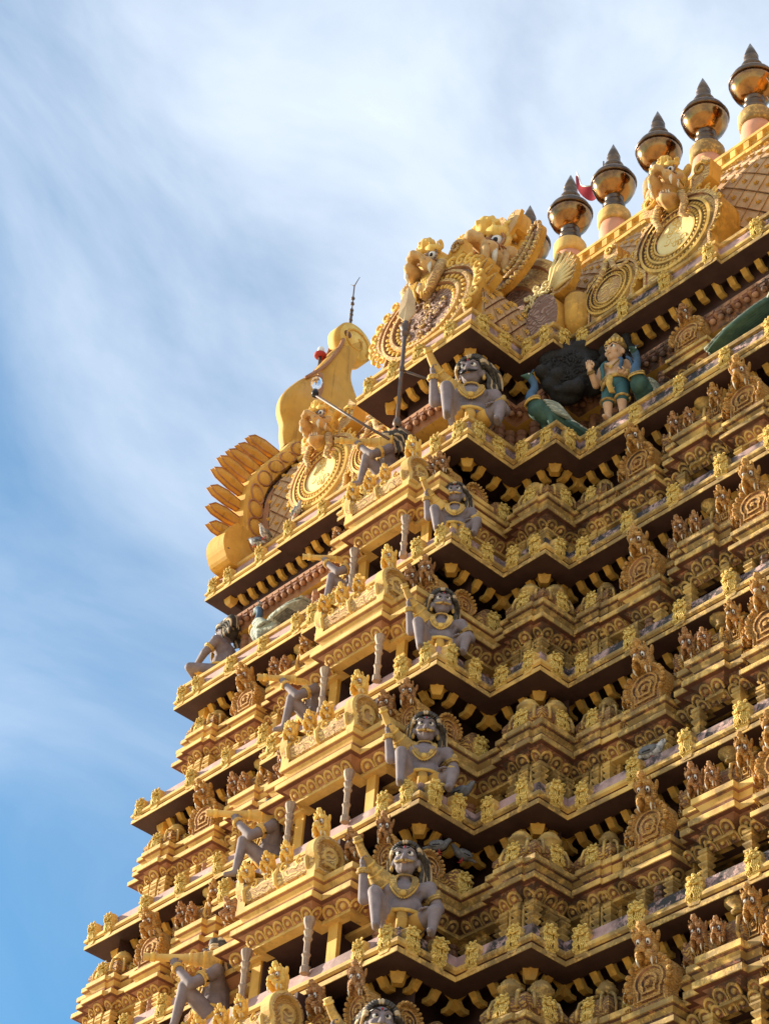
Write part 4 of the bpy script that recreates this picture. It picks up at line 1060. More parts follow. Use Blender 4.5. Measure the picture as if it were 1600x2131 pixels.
def person(P, skin, hands, voxel=.0125):
    """one continuous body from joints; P holds joint positions in metres, facing -y"""
    b = MB(); m = skin
    b.ell(P['pelvis'], (.19, .15, .14), m); b.ell(P['belly'], (.185, .155, .17), m); b.ell(P['chest'], (.215, .135, .17), m)
    for s_, k in ((-1, 'R'), (1, 'L')):
        sh = P['sh'+k]; b.ell(sh, (.085, .08, .085), m); b.cap(P['chest'], sh, .12, .075, m)
        b.cap(sh, P['el'+k], .076, .060, m); b.cap(P['el'+k], P['wr'+k], .060, .040, m)
        b.cap(P['hip'+k], P['kn'+k], .105, .075, m); b.cap(P['kn'+k], P['an'+k], .072, .042, m)
        f = Vector(P['an'+k]); t = Vector(P['toe'+k]); b.cap(f, t, .042, .03, m)
        b.ell((P['chest'][0]+s_*.09, P['chest'][1]-.09, P['chest'][2]+.02), (.09, .06, .075), m)
    n0 = Vector(P['neck']); h = Vector(P['head']); b.cap(n0, h-Vector((0, 0, .08)), .075, .068, m)
    b.cap(P['pelvis'], P['chest'], .15, .15, m)
    Q = Matrix.Translation(h) @ Matrix.Rotation(P.get('yaw', 0), 4, 'Z') @ Matrix.Rotation(P.get('nod', 0), 4, 'X')
    hd = MB()
    hd.ell((0, 0, .035), (.122, .145, .145), m); hd.ell((0, -.045, -.075), (.098, .095, .085), m); hd.ell((0, -.10, -.125), (.045, .04, .035), m)
    hd.cap((0, -.135, .055), (0, -.175, -.035), .018, .028, m)
    for s_ in (-1, 1):
        hd.ell((s_*.022, -.16, -.04), (.02, .02, .018), m); hd.ell((s_*.065, -.105, -.03), (.045, .04, .04), m)
        hd.tube([(s_*.015, -.145, .07), (s_*.06, -.142, .088), (s_*.105, -.105, .07)], [.013, .016, .01], m, None, 6)
        hd.ell((s_*.128, .01, .0), (.022, .035, .055), m)
    hd.ell((0, -.142, -.075), (.036, .018, .012), m); hd.ell((0, -.138, -.095), (.03, .02, .012), m)
    b.join(hd, Q)
    out = fuse(b, voxel, m, 2)
    for hnd in hands: hand(out, *hnd[:3], m, *hnd[3:])
    # eyes, lids, brows and lips belong to the face
    for s_ in (-1, 1):
        out.ell((s_*.053, -.120, .038), (.036, .028, .027), M_W, Q, 10, 7); out.ell((s_*.05, -.146, .036), (.016, .009, .017), M_K0, Q, 8, 5)
        out.tube([(s_*.018, -.142, .032), (s_*.05, -.150, .060), (s_*.09, -.122, .040)], .006, M_K0 if skin is M_SK2 else m, Q, 5)
        out.tube([(s_*.018, -.158, .080), (s_*.06, -.155, .100), (s_*.108, -.112, .082)], .007, M_K0, Q, 5)
    out.ell((0, -.155, -.083), (.032, .012, .009), M_LT, Q, 8, 5)
    out.ell((0, -.142, .105), (.012, .012, .012), M_RED, Q, 6, 4)
    return out, Q
def beads(b, pts, r, mat):
    for i in range(len(pts)-1):
        a, c = Vector(pts[i]), Vector(pts[i+1]); n_ = max(1, int((c-a).length/(r*1.4)))
        for j in range(n_): b.ell(tuple(a.lerp(c, (j+.5)/n_)), r, mat, nu=6, nv=4)
def around(b, a, c, t, R, r, mat):
    """ring ornament round a limb a-c at fraction t"""
    a, c = Vector(a), Vector(c); d = (c-a).normalized(); o = a.lerp(c, t); u = d.orthogonal().normalized(); w = d.cross(u)
    ring = [o+(u*math.cos(q)+w*math.sin(q))*R for q in [i*math.pi/8 for i in range(17)]]
    b.tube(ring, r, mat, None, 6, False); b.tube([p+d*r*1.5 for p in ring], r*.7, mat, None, 6, False)
    for q in ring[::2]: b.ell(tuple(q), r*1.25, mat, nu=6, nv=4)
def locks(Q, flare=1.0, swept=False, length=1.0):
    """combed-back mass of hair in separate locks, falling to the shoulders"""
    b = MB()
    b.ell((0, .05, .06), (.152, .15, .155), M_H, Q)
    random.seed(11)
    for j in range(4):
        for i in range(17):
            a = -1.55+3.1*i/16+random.uniform(-.04, .04); rr = .148+.02*j
            x = math.sin(a); z = math.cos(a)
            p0 = (x*.125, -.085+.05*j, .055+z*.125); p1 = (x*(.148+.02*j)*flare, -.05+.07*j, .065+z*(.155+.01*j)*flare)
            p2 = (x*(.16+.02*j)*flare, .08+.05*j, .03+z*.14*flare); p3 = (x*(.17+.02*j)*flare, .15+.03*j, -.10+z*.08)
            b.tube(sstep([p0, p1, p2, p3], 3), [.012, .016, .019, .02, .021, .021, .02, .018, .014, .006], M_CRB if (i*3+j*5) % 7 in (0, 3) else M_H, Q, 5)
    for s_ in (-1, 1):   # long side locks
        for i in range(6):
            y = .02+.03*i; L_ = length
            b.tube(sstep([(s_*.135, y, .04), (s_*(.155+.006*i)*flare, y+.02, -.08), (s_*(.145+.01*i)*flare, y+.03, -.19*L_), (s_*(.16+.01*i)*flare, y+.04, -.27*L_), (s_*(.14+.01*i)*flare, y+.03, -.33*L_)], 3), [.018]*3+[.026]*5+[.024, .022, .018, .014, .006], M_H if i % 3 != 1 else M_CRB, Q, 6)
    return b
def seated_joints():
    return dict(pelvis=(0, .05, .13), belly=(0, .0, .30), chest=(0, .02, .50), neck=(0, .02, .62), head=(0, -.015, .84),
        shR=(-.245, .02, .575), elR=(-.37, -.10, .36), wrR=(-.41, -.17, .66), hipR=(-.11, .0, .12), knR=(-.26, -.31, .33), anR=(-.23, -.36, -.10), toeR=(-.24, -.47, -.13),
        shL=(.245, .02, .575), elL=(.36, .0, .33), wrL=(.30, -.20, .19), hipL=(.11, .0, .12), knL=(.33, -.27, .14), anL=(.30, -.30, -.10), toeL=(.28, -.40, -.13))
def build_seated(yaw=0, nod=0, flare=1.0, length=1.0, smile=False, ahead=False):
    P = seated_joints(); P['yaw'] = yaw; P['nod'] = nod
    jr = random.Random(int(abs(yaw*100)+flare*77+nod*31)); dz = jr.uniform(-.03, .03)
    for q in ('elR', 'elL', 'knR', 'knL', 'belly', 'chest'): P[q] = tuple(c+jr.uniform(-.022, .022) for c in P[q])
    rh = ((-.41, -.17, .67), (-.1, -.25, 1), (.9, -.3, .2), 1.05, 1.1, -1)
    if ahead:
        P.update(elR=(-.36, -.22, .34), wrR=(-.25, -.42, .60)); rh = ((-.25, -.42, .60), (.15, -.3, .9), (.6, .2, -.3), 1.1, 1.1, -1)
    body, Q = person(P, M_SK, [rh, ((.30, -.20, .19), (-.75, -.6, -.05), (0, 0, -1), 1.1, .25, 1)])
    out = [("body", body.mesh("seated_body_mesh"))]
    out.append(("hair", locks(Q, flare, length=length).mesh("hair_mesh")))
    h = MB(); pts = sstep([(-.20, .02, .60), (-.27, -.05, .66), (-.36, -.15, .735), (-.44, -.25, .83), (-.49, -.33, .92)], 3)
    if ahead: pts = sstep([(-.17, .06, .74), (-.18, -.08, .74), (-.19, -.30, .73), (-.20, -.50, .72), (-.21, -.78, .71)], 3)
    h.tube(pts, [.12, .125, .115, .10, .082, .068, .057, .05, .046, .043, .040, .038, .045][:len(pts)], M_Y, None, 14)
    for i, r in ((1, .128), (4, .086), (6, .062), (11, .048)): h.tube([Vector(pts[i])*.5+Vector(pts[i-1])*.5, pts[i]], r*1.06, M_Y2, None, 14)
    out.append(("trumpet", h.mesh("trumpet_mesh")))
    j = MB()   # necklaces, worn on the chest
    for w_, lo in ((.125, .37), (.105, .405), (.085, .435)):
        j.tube(sstep([(-w_*.85, -.05, .66), (-w_*1.05, -.12, .575), (-w_*.7, -.15, .46), (0, -.168, lo), (w_*.7, -.15, .46), (w_*1.05, -.12, .575), (w_*.85, -.05, .66)], 4), .014, M_Y, None, 6)
    beads(j, sstep([(-.145, -.115, .56), (-.10, -.155, .43), (0, -.175, .345), (.10, -.155, .43), (.145, -.115, .56)], 4), .012, M_Y2)
    j.ell((0, -.185, .40), (.035, .02, .035), M_Y2)
    for q in [(.0, 0)]: j.tube([(.1*math.cos(t), .0-.09*math.sin(t)-.0, .665) for t in [i*math.pi/6 for i in range(7)]], .012, M_Y, None, 6)
    out.append(("necklace", j.mesh("necklace_mesh")))
    for k in ('R', 'L'):
        a = MB(); around(a, P['sh'+k], P['el'+k], .55, .078, .017, M_Y); sd_ = -1 if k == 'R' else 1
        c_ = Vector(P['sh'+k]).lerp(Vector(P['el'+k]), .35)+Vector((sd_*.055, -.045, 0)); a.ell(tuple(c_), (.035, .03, .055), M_Y); out.append(("armlet", a.mesh("armlet_mesh")))
        a = MB(); around(a, P['el'+k], P['wr'+k], .88, .050, .018, M_Y); out.append(("bracelet", a.mesh("bracelet_mesh")))
    d = MB()   # yellow loincloth over the lap
    d.ell((0, .04, .10), (.225, .185, .125), M_K); d.cap((-.09, -.0, .12), (-.13, -.09, .18), .112, .10, M_K); d.cap((.09, -.0, .12), (.16, -.11, .12), .112, .10, M_K)
    d.tube([(.2*math.cos(t), -.02+.175*math.sin(t), .205) for t in [i*math.pi/8 for i in range(17)]], .022, M_Y2, None, 6)
    d.tube([(0, -.17, .19), (.01, -.24, .06), (0, -.27, -.08)], [.05, .06, .05], M_K, None, 8, flat=(1, .5))
    out.append(("loincloth", d.mesh("loincloth_mesh")))
    mo = MB()
    for s_ in (-1, 1): mo.tube([(s_*.008, -.172, -.062), (s_*.045, -.165, -.068), (s_*.085, -.13, -.055), (s_*.105, -.11, -.035)], [.015, .015, .011, .004], M_Y if not smile else M_K0, Q, 6)
    out.append(("moustache", mo.mesh("moustache_mesh")))
    for s_ in (-1, 1):
        e = MB(); e.ell((s_*.138, -.01, -.075), (.022, .022, .032), M_Y, Q, 8, 6); e.ell((s_*.138, -.01, -.045), (.012, .012, .016), M_Y, Q, 8, 6); out.append(("earring", e.mesh("earring_mesh")))
    return out
SIDE = build_seated(.1, .05, 1.05, 1, False, True); SIDE2 = build_seated(-.1, .1, 1.1, .8, True, True)
SEAT = [build_seated(-.10, .02), build_seated(.10, .06, 1.08), build_seated(-.35, .08, 1.14, .8, True), build_seated(.02, .12, 1.04), build_seated(-.16, .0, 1.0, 1.1)]
def put_figure(parts, label, x, y, z, rz, sc, mirror=False, group="seated guardian figures blowing trumpets"):
    t = thing("person", label, "statue", (x, y, z), rz, group)
    S = Matrix.Diagonal((-sc if mirror else sc, sc, sc, 1))
    for n_, me in parts: inst(me, n_, t, S)
    return t
RLAB = {1: "grey smiling trumpeter with spiky hair seated under the roof eave, knee raised",
        2: "moustached grey trumpeter on the bay corner just below the smiling one",
        3: "grey trumpeter, third full figure up on the bay's right corner",
        4: "wide-eyed grey trumpeter on the bay corner just above the lowest full figure",
        5: "lowest full trumpeter on the right corner of the bay, broad necklace and yellow moustache",
        6: "trumpeter cut off by the bottom edge, only his hair in view"}
LLAB = {1: "trumpeter with dark spiky hair on the sunlit left corner beside the lance pole foot",
        2: "sunlit trumpeter in profile just below the lotus gable's right end, horn pointing left",
        3: "sunlit trumpeter in profile left of the third bay opening up, long horn level",
        4: "sunlit trumpeter in profile with bare grey back beside the second opening up",
        5: "lowest sunlit trumpeter on the left, long pale horn pointing left beside the bottom opening",
        6: "trumpeter on the left bay corner below the lowest sunlit one, mostly out of frame"}
for k in range(1, 7):
    yb = TY[k]-D1[k]-D2[k]; a = TA[k]; s = .95+.03*(k-1); s = {1: 1.32, 2: .92, 3: 1.0, 4: 1.06, 5: 1.12, 6: 1.12}[k]
    zb = TZ[k]+(.54 if k == 1 else .45)
    v = [None, 2, 4, 1, 3, 0, 1][k]
    put_figure(SEAT[v], RLAB[k], a-.36, yb+.36, zb, math.radians(46), s)
    if k == 1: s = 1.0
    if k < 6: put_figure(SIDE2 if k % 2 else SIDE, LLAB[k], -a+.50, yb+.40, zb+.02, math.radians(-42), s, True)
# seated man at the far left corner looking out
P = seated_joints(); P['yaw'] = 0; P['nod'] = .1
P.update(elR=(-.30, -.12, .36), wrR=(-.20, -.34, .24), elL=(.30, -.12, .36), wrL=(.20, -.34, .24), knR=(-.36, -.30, .12), anR=(-.05, -.38, .02), toeR=(.05, -.42, .02), knL=(.36, -.30, .12), anL=(.05, -.34, .03), toeL=(-.05, -.40, .03))
body, Q = person(P, M_SK, [((-.20, -.34, .24), (.6, -.7, -.2), (0, 0, -1), 1.1, .4, -1), ((.20, -.34, .24), (-.6, -.7, -.2), (0, 0, -1), 1.1, .4, 1)])
end_fig = [("body", body.mesh("crosslegged_body_mesh")), ("hair", locks(Q, 1.0, length=.5).mesh("curly_hair_mesh"))] + [p for p in SEAT[0] if p[0] == "necklace"]
d = MB(); d.ell((0, .04, .10), (.23, .19, .125), M_K); d.cap((-.09, -.02, .12), (-.27, -.22, .12), .118, .09, M_K); d.cap((.09, -.02, .12), (.27, -.22, .12), .118, .09, M_K)
d.tube([(.2*math.cos(t), -.02+.175*math.sin(t), .205) for t in [i*math.pi/8 for i in range(17)]], .022, M_Y2, None, 6); end_fig.append(("loincloth", d.mesh("lap_cloth_mesh")))
for k in ('R', 'L'):
    a_ = MB(); around(a_, P['sh'+k], P['el'+k], .55, .070, .017, M_Y); end_fig.append(("armlet", a_.mesh("armlet2_mesh")))
    a_ = MB(); around(a_, P['el'+k], P['wr'+k], .88, .045, .018, M_Y); end_fig.append(("bracelet", a_.mesh("bracelet2_mesh")))
put_figure(end_fig, "dark cross-legged man with pale curly hair at the far left corner", -6.1, .38, TZ[1]+.56, math.radians(-75), 1.12, group=None)
# ---- standing deity
P = dict(pelvis=(0, .0, .62), belly=(0, .0, .76), chest=(0, .01, .95), neck=(0, .01, 1.06), head=(.0, -.01, 1.25), yaw=-.25, nod=.06,
    shR=(-.20, .01, 1.01), elR=(-.30, .0, .78), wrR=(-.31, -.19, .90), shL=(.20, .01, 1.01), elL=(.32, .03, .80), wrL=(.20, -.13, .70),
    hipR=(-.09, 0, .56), knR=(-.11, -.03, .30), anR=(-.11, .01, .05), toeR=(-.13, -.11, .03), hipL=(.09, 0, .56), knL=(.10, -.02, .30), anL=(.10, .01, .05), toeL=(.12, -.11, .03))
body, Q = person(P, M_SK2, [((-.31, -.19, .905), (-.05, -.12, 1), (0, -1, 0), 1.2, .1, -1), ((.20, -.13, .70), (-.6, -.5, .1), (0, 0, 1), 1.0, .8, 1)], .012)
t = thing("person", "standing crowned figure with tan skin, raised open palm and blue shawl", "statue", (2.62, .10, TZ[1]+.54), R_(18))
body.build("body", t)
c_ = MB(); c_.lathe([(.135, .10), (.15, .13), (.145, .17), (.12, .21), (.125, .24), (.10, .28), (.07, .33), (.045, .37), (.02, .41)], M_Y, Q, 14, (0, .02, 0))
for i in range(7):
    a = -1.2+.4*i; c_.ell((.145*math.sin(a), .02-.145*math.cos(a), .17), (.03, .02, .045), M_Y2, Q, 8, 5)
c_.build("crown", t)
h_ = MB(); h_.ell((0, .07, .03), (.135, .11, .13), M_K0, Q)
for s_ in (-1, 1):
    for i in range(4): h_.tube([(s_*.12, .04+.02*i, .0), (s_*(.17+.015*i), .06+.02*i, -.12), (s_*(.2+.02*i), .05, -.2), (s_*(.18+.02*i), .04, -.27)], [.03, .035, .03, .01], M_K0, Q, 6)
h_.build("hair", t)
d = MB(); 
for s_ in (-1, 1): d.cap((s_*.085, 0, .58), (s_*.108, -.025, .36), .125, .10, M_TEAL); d.tube([(s_*.108+.10*math.cos(q), -.025+.10*math.sin(q), .335) for q in [i*math.pi/7 for i in range(15)]], .02, M_Y, None, 6)
d.ell((0, 0, .62), (.20, .165, .13), M_TEAL); d.build("shorts", t)
d = MB(); d.tube([(.2*math.cos(q), .165*math.sin(q), .70) for q in [i*math.pi/8 for i in range(17)]], .03, M_Y, None, 6)
d.tube([(0, -.18, .68), (-.02, -.19, .52), (.02, -.17, .36)], [.04, .05, .05], M_Y2, None, 8, flat=(1, .4)); d.tube([(-.02, -.18, .68), (-.12, -.16, .56), (-.16, -.12, .5)], [.03, .03, .02], M_Y, None, 6); d.build("sash", t)
d = MB(); 
for s_ in (-1, 1): d.tube(sstep([(s_*.1, -.09, 1.06), (s_*.15, -.14, .95), (s_*.13, -.15, .8), (s_*.15, -.12, .7)], 4), [.03]*13, M_BL if s_ > 0 else M_TEAL, None, 6)
d.tube(sstep([(.2, -.05, 1.06), (.27, -.06, .95), (.3, -.02, .7), (.27, .02, .5)], 4), [.05]*13, M_BL, None, 8, flat=(1, .5)); d.build("shawl", t)
d = MB(); beads(d, sstep([(-.11, -.12, 1.02), (-.08, -.165, .93), (0, -.175, .86), (.08, -.165, .93), (.11, -.12, 1.02)], 4), .015, M_Y); d.ell((0, -.18, .86), (.03, .02, .035), M_Y2); d.build("necklace", t)
for k in ('R', 'L'): d = MB(); around(d, P['el'+k], P['wr'+k], .85, .042, .016, M_Y); d.build("bracelet", t)

# ---------------------------------------------------------------- peacocks
def peacock(label, x, y, z, rz, sc, tail, pale=False, head_dir=1):
    t = thing("peacock", label, "peacock statue", (x, y, z), rz)
    S = Matrix.Diagonal((sc, sc, sc, 1)); g = M_PF if pale else M_GR
    b = MB(); m = g   # faces -x
    b.ell((0, 0, .40), (.26, .15, .17), m, rot=Matrix.Rotation(.25, 3, 'Y')); b.ell((-.15, 0, .44), (.15, .14, .17), m); b.cap((.1, 0, .38), (.36, 0, .30), .13, .09, m)
    nk = sstep([(-.2, 0, .50), (-.27, 0, .64), (-.22, 0, .80), (-.23, 0, .93), (-.30, 0, 1.0)], 4); b.tube(nk, [.11, .10, .09, .08, .07, .065, .06, .056, .053, .05, .048, .048, .05, .053, .055, .055, .05], m, None, 12)
    b.ell((-.30, 0, 1.0), (.085, .058, .06), m); b.cap((-.36, 0, .99), (-.43, 0, .965), .035, .014, m)
    for s_ in (-1, 1): b.cap((.0, s_*.08, .30), (.02, s_*.085, .14), .06, .04, m)
    f = fuse(b, .014, m, 2); f.build("body", t, S)
    b = MB(); b.tube(nk[2:], [.10, .085, .075, .068, .064, .06, .057, .055, .053, .052, .053, .056, .058, .058, .052][:len(nk[2:])], M_BL, None, 12); b.build("neck_feathers", t, S)
    for s_ in (-1, 1): b = MB(); b.cap((.02, s_*.085, .18), (.0, s_*.085, .02), .03, .022, m); [b.tube([(.0, s_*.085, .025), (-.07, s_*.085+o, .012)], [.016, .01], m, None, 5) for o in (-.04, 0, .04)]; b.build("leg", t, S)
    b = MB(); b.tube([(-.24+.108*math.cos(q)*.8, .112*math.sin(q), .57+.05*math.cos(q)) for q in [i*math.pi/9 for i in range(19)]], .022, M_Y, None, 6); beads(b, [(-.24+.12*math.cos(q)*.85, .12*math.sin(q), .53+.05*math.cos(q)) for q in [i*math.pi/9 for i in range(19)]], .014, M_Y2); b.build("collar", t, S)
    for s_ in (-1, 1):
        b = MB()
        for i in range(5): b.tube(sstep([(-.14+.03*i, s_*(.13+.01*(i % 2)), .52-.035*i), (.06+.04*i, s_*.165, .50-.04*i), (.22+.03*i, s_*.14, .42-.03*i)], 3), [.02, .04, .045, .045, .04, .03, .012], M_PF, None, 6, flat=(1, .6))
        b.build("wing", t, S)
    b = MB()
    for i in range(9):
        o = (i-4)/4; q = sstep([(.26, o*.08, .34), (tail[0]*.4, o*.14+tail[1]*.4, .34+tail[2]*.35), (tail[0]*.75, o*.13+tail[1]*.75, .34+tail[2]*.75), (tail[0], o*.07+tail[1], .34+tail[2])], 4)
        b.tube(q, [.05]*4+[.055]*5+[.04, .03, .022, .012], M_PF if pale else M_GR, None, 6, flat=(1, .7))
        for e_ in (-1, 1): b.tube([(p[0], p[1]+e_*.03, p[2]+.035) for p in q[1:]], .011, M_PF, None, 4)
        if pale or i % 2 == 0:
            for p in q[2::2]: b.ell((p[0], p[1]+.01*(1 if o > 0 else -1), p[2]+.035), (.045, .03, .02), M_PF, None, 8, 5)
    b.build("tail", t, S)
    b = MB()
    for o in (-.02, 0, .02): b.tube([(-.28, o*.5, 1.05), (-.26, o*1.5, 1.12)], [.008, .006], m, None, 5); b.ell((-.258, o*1.6, 1.13), .014, M_BL, nu=6, nv=4)
    b.ell((-.335, -.05, 1.01), (.014, .01, .014), M_W, nu=6, nv=4); b.ell((-.335, .05, 1.01), (.014, .01, .014), M_W, nu=6, nv=4); b.build("crest", t, S)
zt = TZ[1]+.53
peacock("slender green peacock with gold collar standing on the ledge corner left of the hive", 1.70, -.30, zt, R_(72), 1.0, (.75, -.12, -.34))
peacock("dark green peacock behind the standing deity, its rope-like tail running left along the ledge", 2.98, .30, zt+.05, R_(100), .95, (.30, 1.25, -.34))
peacock("pale-feathered peacock with blue neck on the far left ledge", -4.95, .25, zt, R_(-8), 1.0, (1.1, .05, .0), True)
peacock("green peacock at the right edge, long tail sweeping down to the left", 5.72, .22, zt+.05, R_(184), 1.15, (1.2, .05, -.32))

# ---------------------------------------------------------------- wild honeybee nest hanging under the roof eave
b = MB(); random.seed(5)
b.ell((0, 0, 0), (.46, .2, .48), M_BEE); b.ell((-.1, 0, .28), (.36, .2, .22), M_BEE); b.ell((.16, .02, .25), (.36, .2, .26), M_BEE); b.ell((-.05, 0, -.35), (.26, .15, .24), M_BEE); b.ell((.3, .06, -.1), (.22, .13, .3), M_BEE)
for i in range(26):
    q = random.uniform(0, 6.28); r = random.uniform(.2, .46); b.ell((r*math.cos(q), -.1+random.uniform(-.05, .05), r*math.sin(q)), random.uniform(.06, .13), M_BEE, nu=8, nv=5)
nb = fuse(b, .028, M_BEE, 1)
for i in range(500):
    q = random.uniform(0, 6.28); r = .44*math.sqrt(random.random()); nb.ell((r*math.cos(q), -.2*math.sqrt(max(0, 1-(r/.47)**2))-.02, r*math.sin(q)), (.014, .012, .018), M_BEE, nu=5, nv=3)
o = nb.build("bee_nest"); o.location = (1.82, .02, 19.66); o.rotation_euler = (0, 0, R_(38)); tag(o, "big black honeybee nest hanging under the roof eave between peacock and deity", "bee nest")
b = MB()
for i in range(14): b.ell((random.uniform(-.4, .4), random.uniform(-.1, .1), random.uniform(-.3, .3)), (.10, .08, .08), M_BEE, None, 8, 5)
o = fuse(b, .02, M_BEE, 1).build("old_comb"); o.location = (2.35, .26, 19.75); tag(o, "ragged dark remains of old comb stuck to the wall behind the deity's raised hand", "old comb")

# ---------------------------------------------------------------- lance, lamp arm, lightning rod, beacon, flag, bulbs
t = thing("lance", "tall iron lance with cream leaf blade standing before the bay roof", "lance", (.05, -1.62, 18.62)); t.scale = (.82, .82, .875)
b = MB(); b.tube([(0, 0, 0), (0, 0, 2.15)], .038, M_ST, None, 10); b.build("shaft", t)
b = MB(); b.lathe([(.04, 2.05), (.075, 2.10), (.08, 2.15), (.055, 2.18), (.095, 2.24), (.10, 2.29), (.06, 2.33), (.05, 2.40)], M_ST, None, 14); b.build("collar", t)
b = MB(); o_ = [(-.04, 2.38), (.04, 2.38), (.05, 2.46), (.15, 2.58), (.155, 2.66), (.14, 2.92), (.07, 3.12), (0, 3.28), (-.07, 3.12), (-.14, 2.92), (-.155, 2.66), (-.15, 2.58), (-.05, 2.46)]
b.relief(o_, [(1, -.03), (1, .0), (.1, .05)], M_CRB, None, (0, 2.8)); b.build("blade", t, Matrix.Rotation(R_(30), 4, 'Z'))
b = MB(); b.lathe([(.03, .0), (.08, .05), (.07, .12), (.04, .2)], M_ST, None, 10); b.tube([(0, 0, .05), (.15, .5, -.15)], .025, M_ST); b.build("foot", t)
b = MB(); b.tube([(0, 0, 1.28), (.45, .55, 1.05)], .022, M_ST, None, 6); b.lathe([(.05, 1.24), (.055, 1.3), (.05, 1.34)], M_ST, None, 10); b.build("stay", t)
t = thing("lamp_arm", "thin black lamp arm with a clear glass bulb slanting out over the gable", "lamp arm", (-.12, -1.6, 18.5))
b = MB(); b.tube([(0, 0, 0), (-.55, -.30, .58), (-1.1, -.55, 1.2)], .022, M_ST, None, 8); b.build("arm", t)
b = MB(); b.lathe([(.05, 0), (.055, .06), (.04, .10)], M_K0, None, 10, (-1.1, -.55, 1.18)); b.build("socket", t)
b = MB(); b.lathe([(.03, .0), (.035, .05), (.075, .11), (.085, .17), (.075, .225), (.045, .26), (.01, .27)], M_GLS, None, 16, (-1.1, -.55, 1.27)); b.build("bulb", t)
t = thing("lightning_rod", "thin dark lightning rod with a three-pronged tip behind the curled crest", "lightning rod", (-6.22, 2.30, 27.75))
b = MB(); b.tube([(0, 0, -2.2), (0, 0, .6)], .03, M_ST, None, 8); b.tube([(0, 0, .6), (0, 0, 1.35)], .014, M_ST, None, 6)
for z in (.35, .5, .62, .8, .95): b.lathe([(.03, z), (.042, z+.02), (.03, z+.06)], M_ST, None, 8)
b.build("mast", t)
b = MB()
for q in ((.14, 0), (-.14, 0.02), (0, .05)): b.tube([(0, 0, 1.33), (q[0], q[1], 1.48)], [.012, .006], M_ST, None, 5)
b.build("prongs", t)
t = thing("beacon_lamp", "small red and white warning beacon just left of the crest's rolled tip", "beacon", (-6.12, 1.60, 26.15))
b = MB(); b.tube([(0, 0, -.4), (0, 0, .40)], .03, M_ST, None, 8); b.build("stem", t)
b = MB(); b.lathe([(.10, .40), (.115, .42), (.115, .46), (.07, .49)], M_SIG, None, 18); b.build("plate", t)
b = MB(); b.lathe([(.055, .49), (.065, .51), (.065, .60), (.045, .64), (.01, .65)], M_W, None, 14); b.build("cap", t)
t = thing("flag", "small red flag with pale edging fluttering between two copper pots", "flag", (.28, 2.35, 26.0))
b = MB(); b.tube([(0, 0, -1.8), (0, 0, 1.55)], .014, M_ST, None, 6); b.build("pole", t)
b = MB(); nx, nz = 14, 8; vs = []
for i in range(nx+1):
    for j in range(nz+1):
        u, v = i/nx, j/nz; w_ = .52*(1-.75*u)
        vs.append((-.05-.75*u*.9, .10*math.sin(u*7+v*1.2)*u, 1.35-.38*math.sin(u*3.0)*.9+.62*u*u-w_*(1-v)*.95))
fs = [(i*(nz+1)+j, (i+1)*(nz+1)+j, (i+1)*(nz+1)+j+1, i*(nz+1)+j+1) for i in range(nx) for j in range(nz)]
vs2 = [(x, y+.006, z) for x, y, z in vs]; k_ = len(vs)
b.add(vs+vs2, fs+[tuple(k_+q for q in f[::-1]) for f in fs], M_RED, True); b.tube([vs[i*(nz+1)+nz] for i in range(nx+1)], .016, M_W, None, 5); b.build("cloth", t)
for k, lab in ((2, "bare bulb hanging in the highest dark opening of the bay"), (3, "bare bulb hanging in the second opening from the top of the bay"), (4, "bare bulb hanging in the third opening from the top of the bay"), (5, "bare bulb hanging in the lowest dark opening of the bay")):
    yb = TY[k]-D1[k]-D2[k]; t = thing("hanging_bulb", lab, "light bulb", (.18, yb+.35, TZ[k]+.84*(TZ[k-1]-TZ[k])/2.2), 0, "bulbs hanging in the bay openings")
    b = MB(); b.tube([(0, 0, .02), (0, 0, -.10)], .006, M_K0, None, 5); b.lathe([(.03, -.10), (.035, -.15), (.03, -.17)], M_K0, None, 8); b.build("holder", t)
    b = MB(); b.lathe([(.02, -.26), (.045, -.23), (.05, -.20), (.03, -.165)], M_GLS, None, 10); b.build("glass", t)

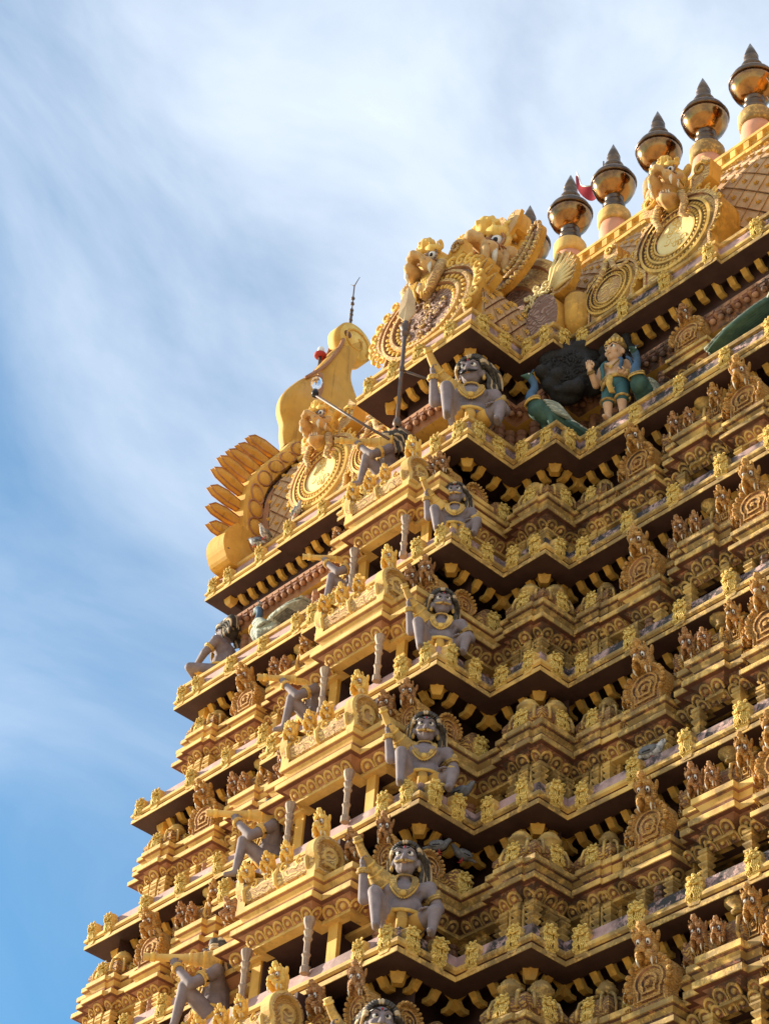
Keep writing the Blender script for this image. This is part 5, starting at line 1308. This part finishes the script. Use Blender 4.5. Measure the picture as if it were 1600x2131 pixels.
# ---------------------------------------------------------------- pigeons
def pigeon(label, x, y, z, rz, white=False, sc=1.0):
    t = thing("pigeon", label, "pigeon", (x, y, z), rz, "pigeons resting on the tower")
    S = Matrix.Diagonal((sc, sc, sc, 1)); b = MB(); m = M_PGW if white else M_PG
    b.ell((0, 0, .115), (.115, .065, .068), m, rot=Matrix.Rotation(.3, 3, 'Y')); b.cap((-.07, 0, .15), (-.115, 0, .205), .045, .03, m); b.ell((-.122, 0, .215), (.034, .028, .03), m); b.cap((.08, 0, .09), (.2, 0, .06), .035, .015, m)
    f = fuse(b, .008, m, 1); f.tube([(-.15, 0, .213), (-.178, 0, .205)], [.009, .003], M_K0, None, 5)
    for s_ in (-1, 1): f.ell((-.132, s_*.026, .222), .006, M_RED, nu=6, nv=4)
    f.build("body", t, S)
    for s_ in (-1, 1):
        b = MB(); b.ell((.035, s_*.055, .12), (.105, .018, .05), m if not white else M_PG, None, 12, 8, Matrix.Rotation(.22, 3, 'Y')); b.tube([(.0, s_*.072, .10), (.09, s_*.066, .085)], .008, M_K0, None, 5); b.build("wing", t, S)
        b = MB(); b.tube([(.0, s_*.025, .06), (-.01, s_*.027, .0)], .007, M_SIG, None, 5); b.tube([(-.04, s_*.027, .004), (.02, s_*.027, .004)], .005, M_SIG, None, 5); b.build("leg", t, S)
pigeon("dark pigeon perched on the lion plaque at the far left of the gable ledge", -5.91, .0, 20.45, R_(150))
pigeon("pale pigeon low on the gable ledge, next in from the dark one", -5.22, .06, 20.44, R_(20), True)
pigeon("pale-backed pigeon resting on a plaque beside the gable scales", -4.98, .04, 20.47, R_(100), True)
pigeon("white pigeon stretched along the ledge below the left medallion gable", -4.2, .04, 20.5, R_(160), True)
pigeon("grey pigeon on the plaque right of the wide-eyed trumpeter", 1.72, -1.55, 11.64, R_(200))
pigeon("dark pigeon in the shadow under the eave, left of its neighbour", 1.62, -1.42, 10.90, R_(70), False, .9)
pigeon("grey pigeon with blue-green neck in the corner under the eave", 1.62, -1.78, 10.84, R_(230), False, .9)
pigeon("speckled white pigeon on the right ledge below a narrow shrine", 3.92, -.72, 11.62, R_(200), True, 1.1)
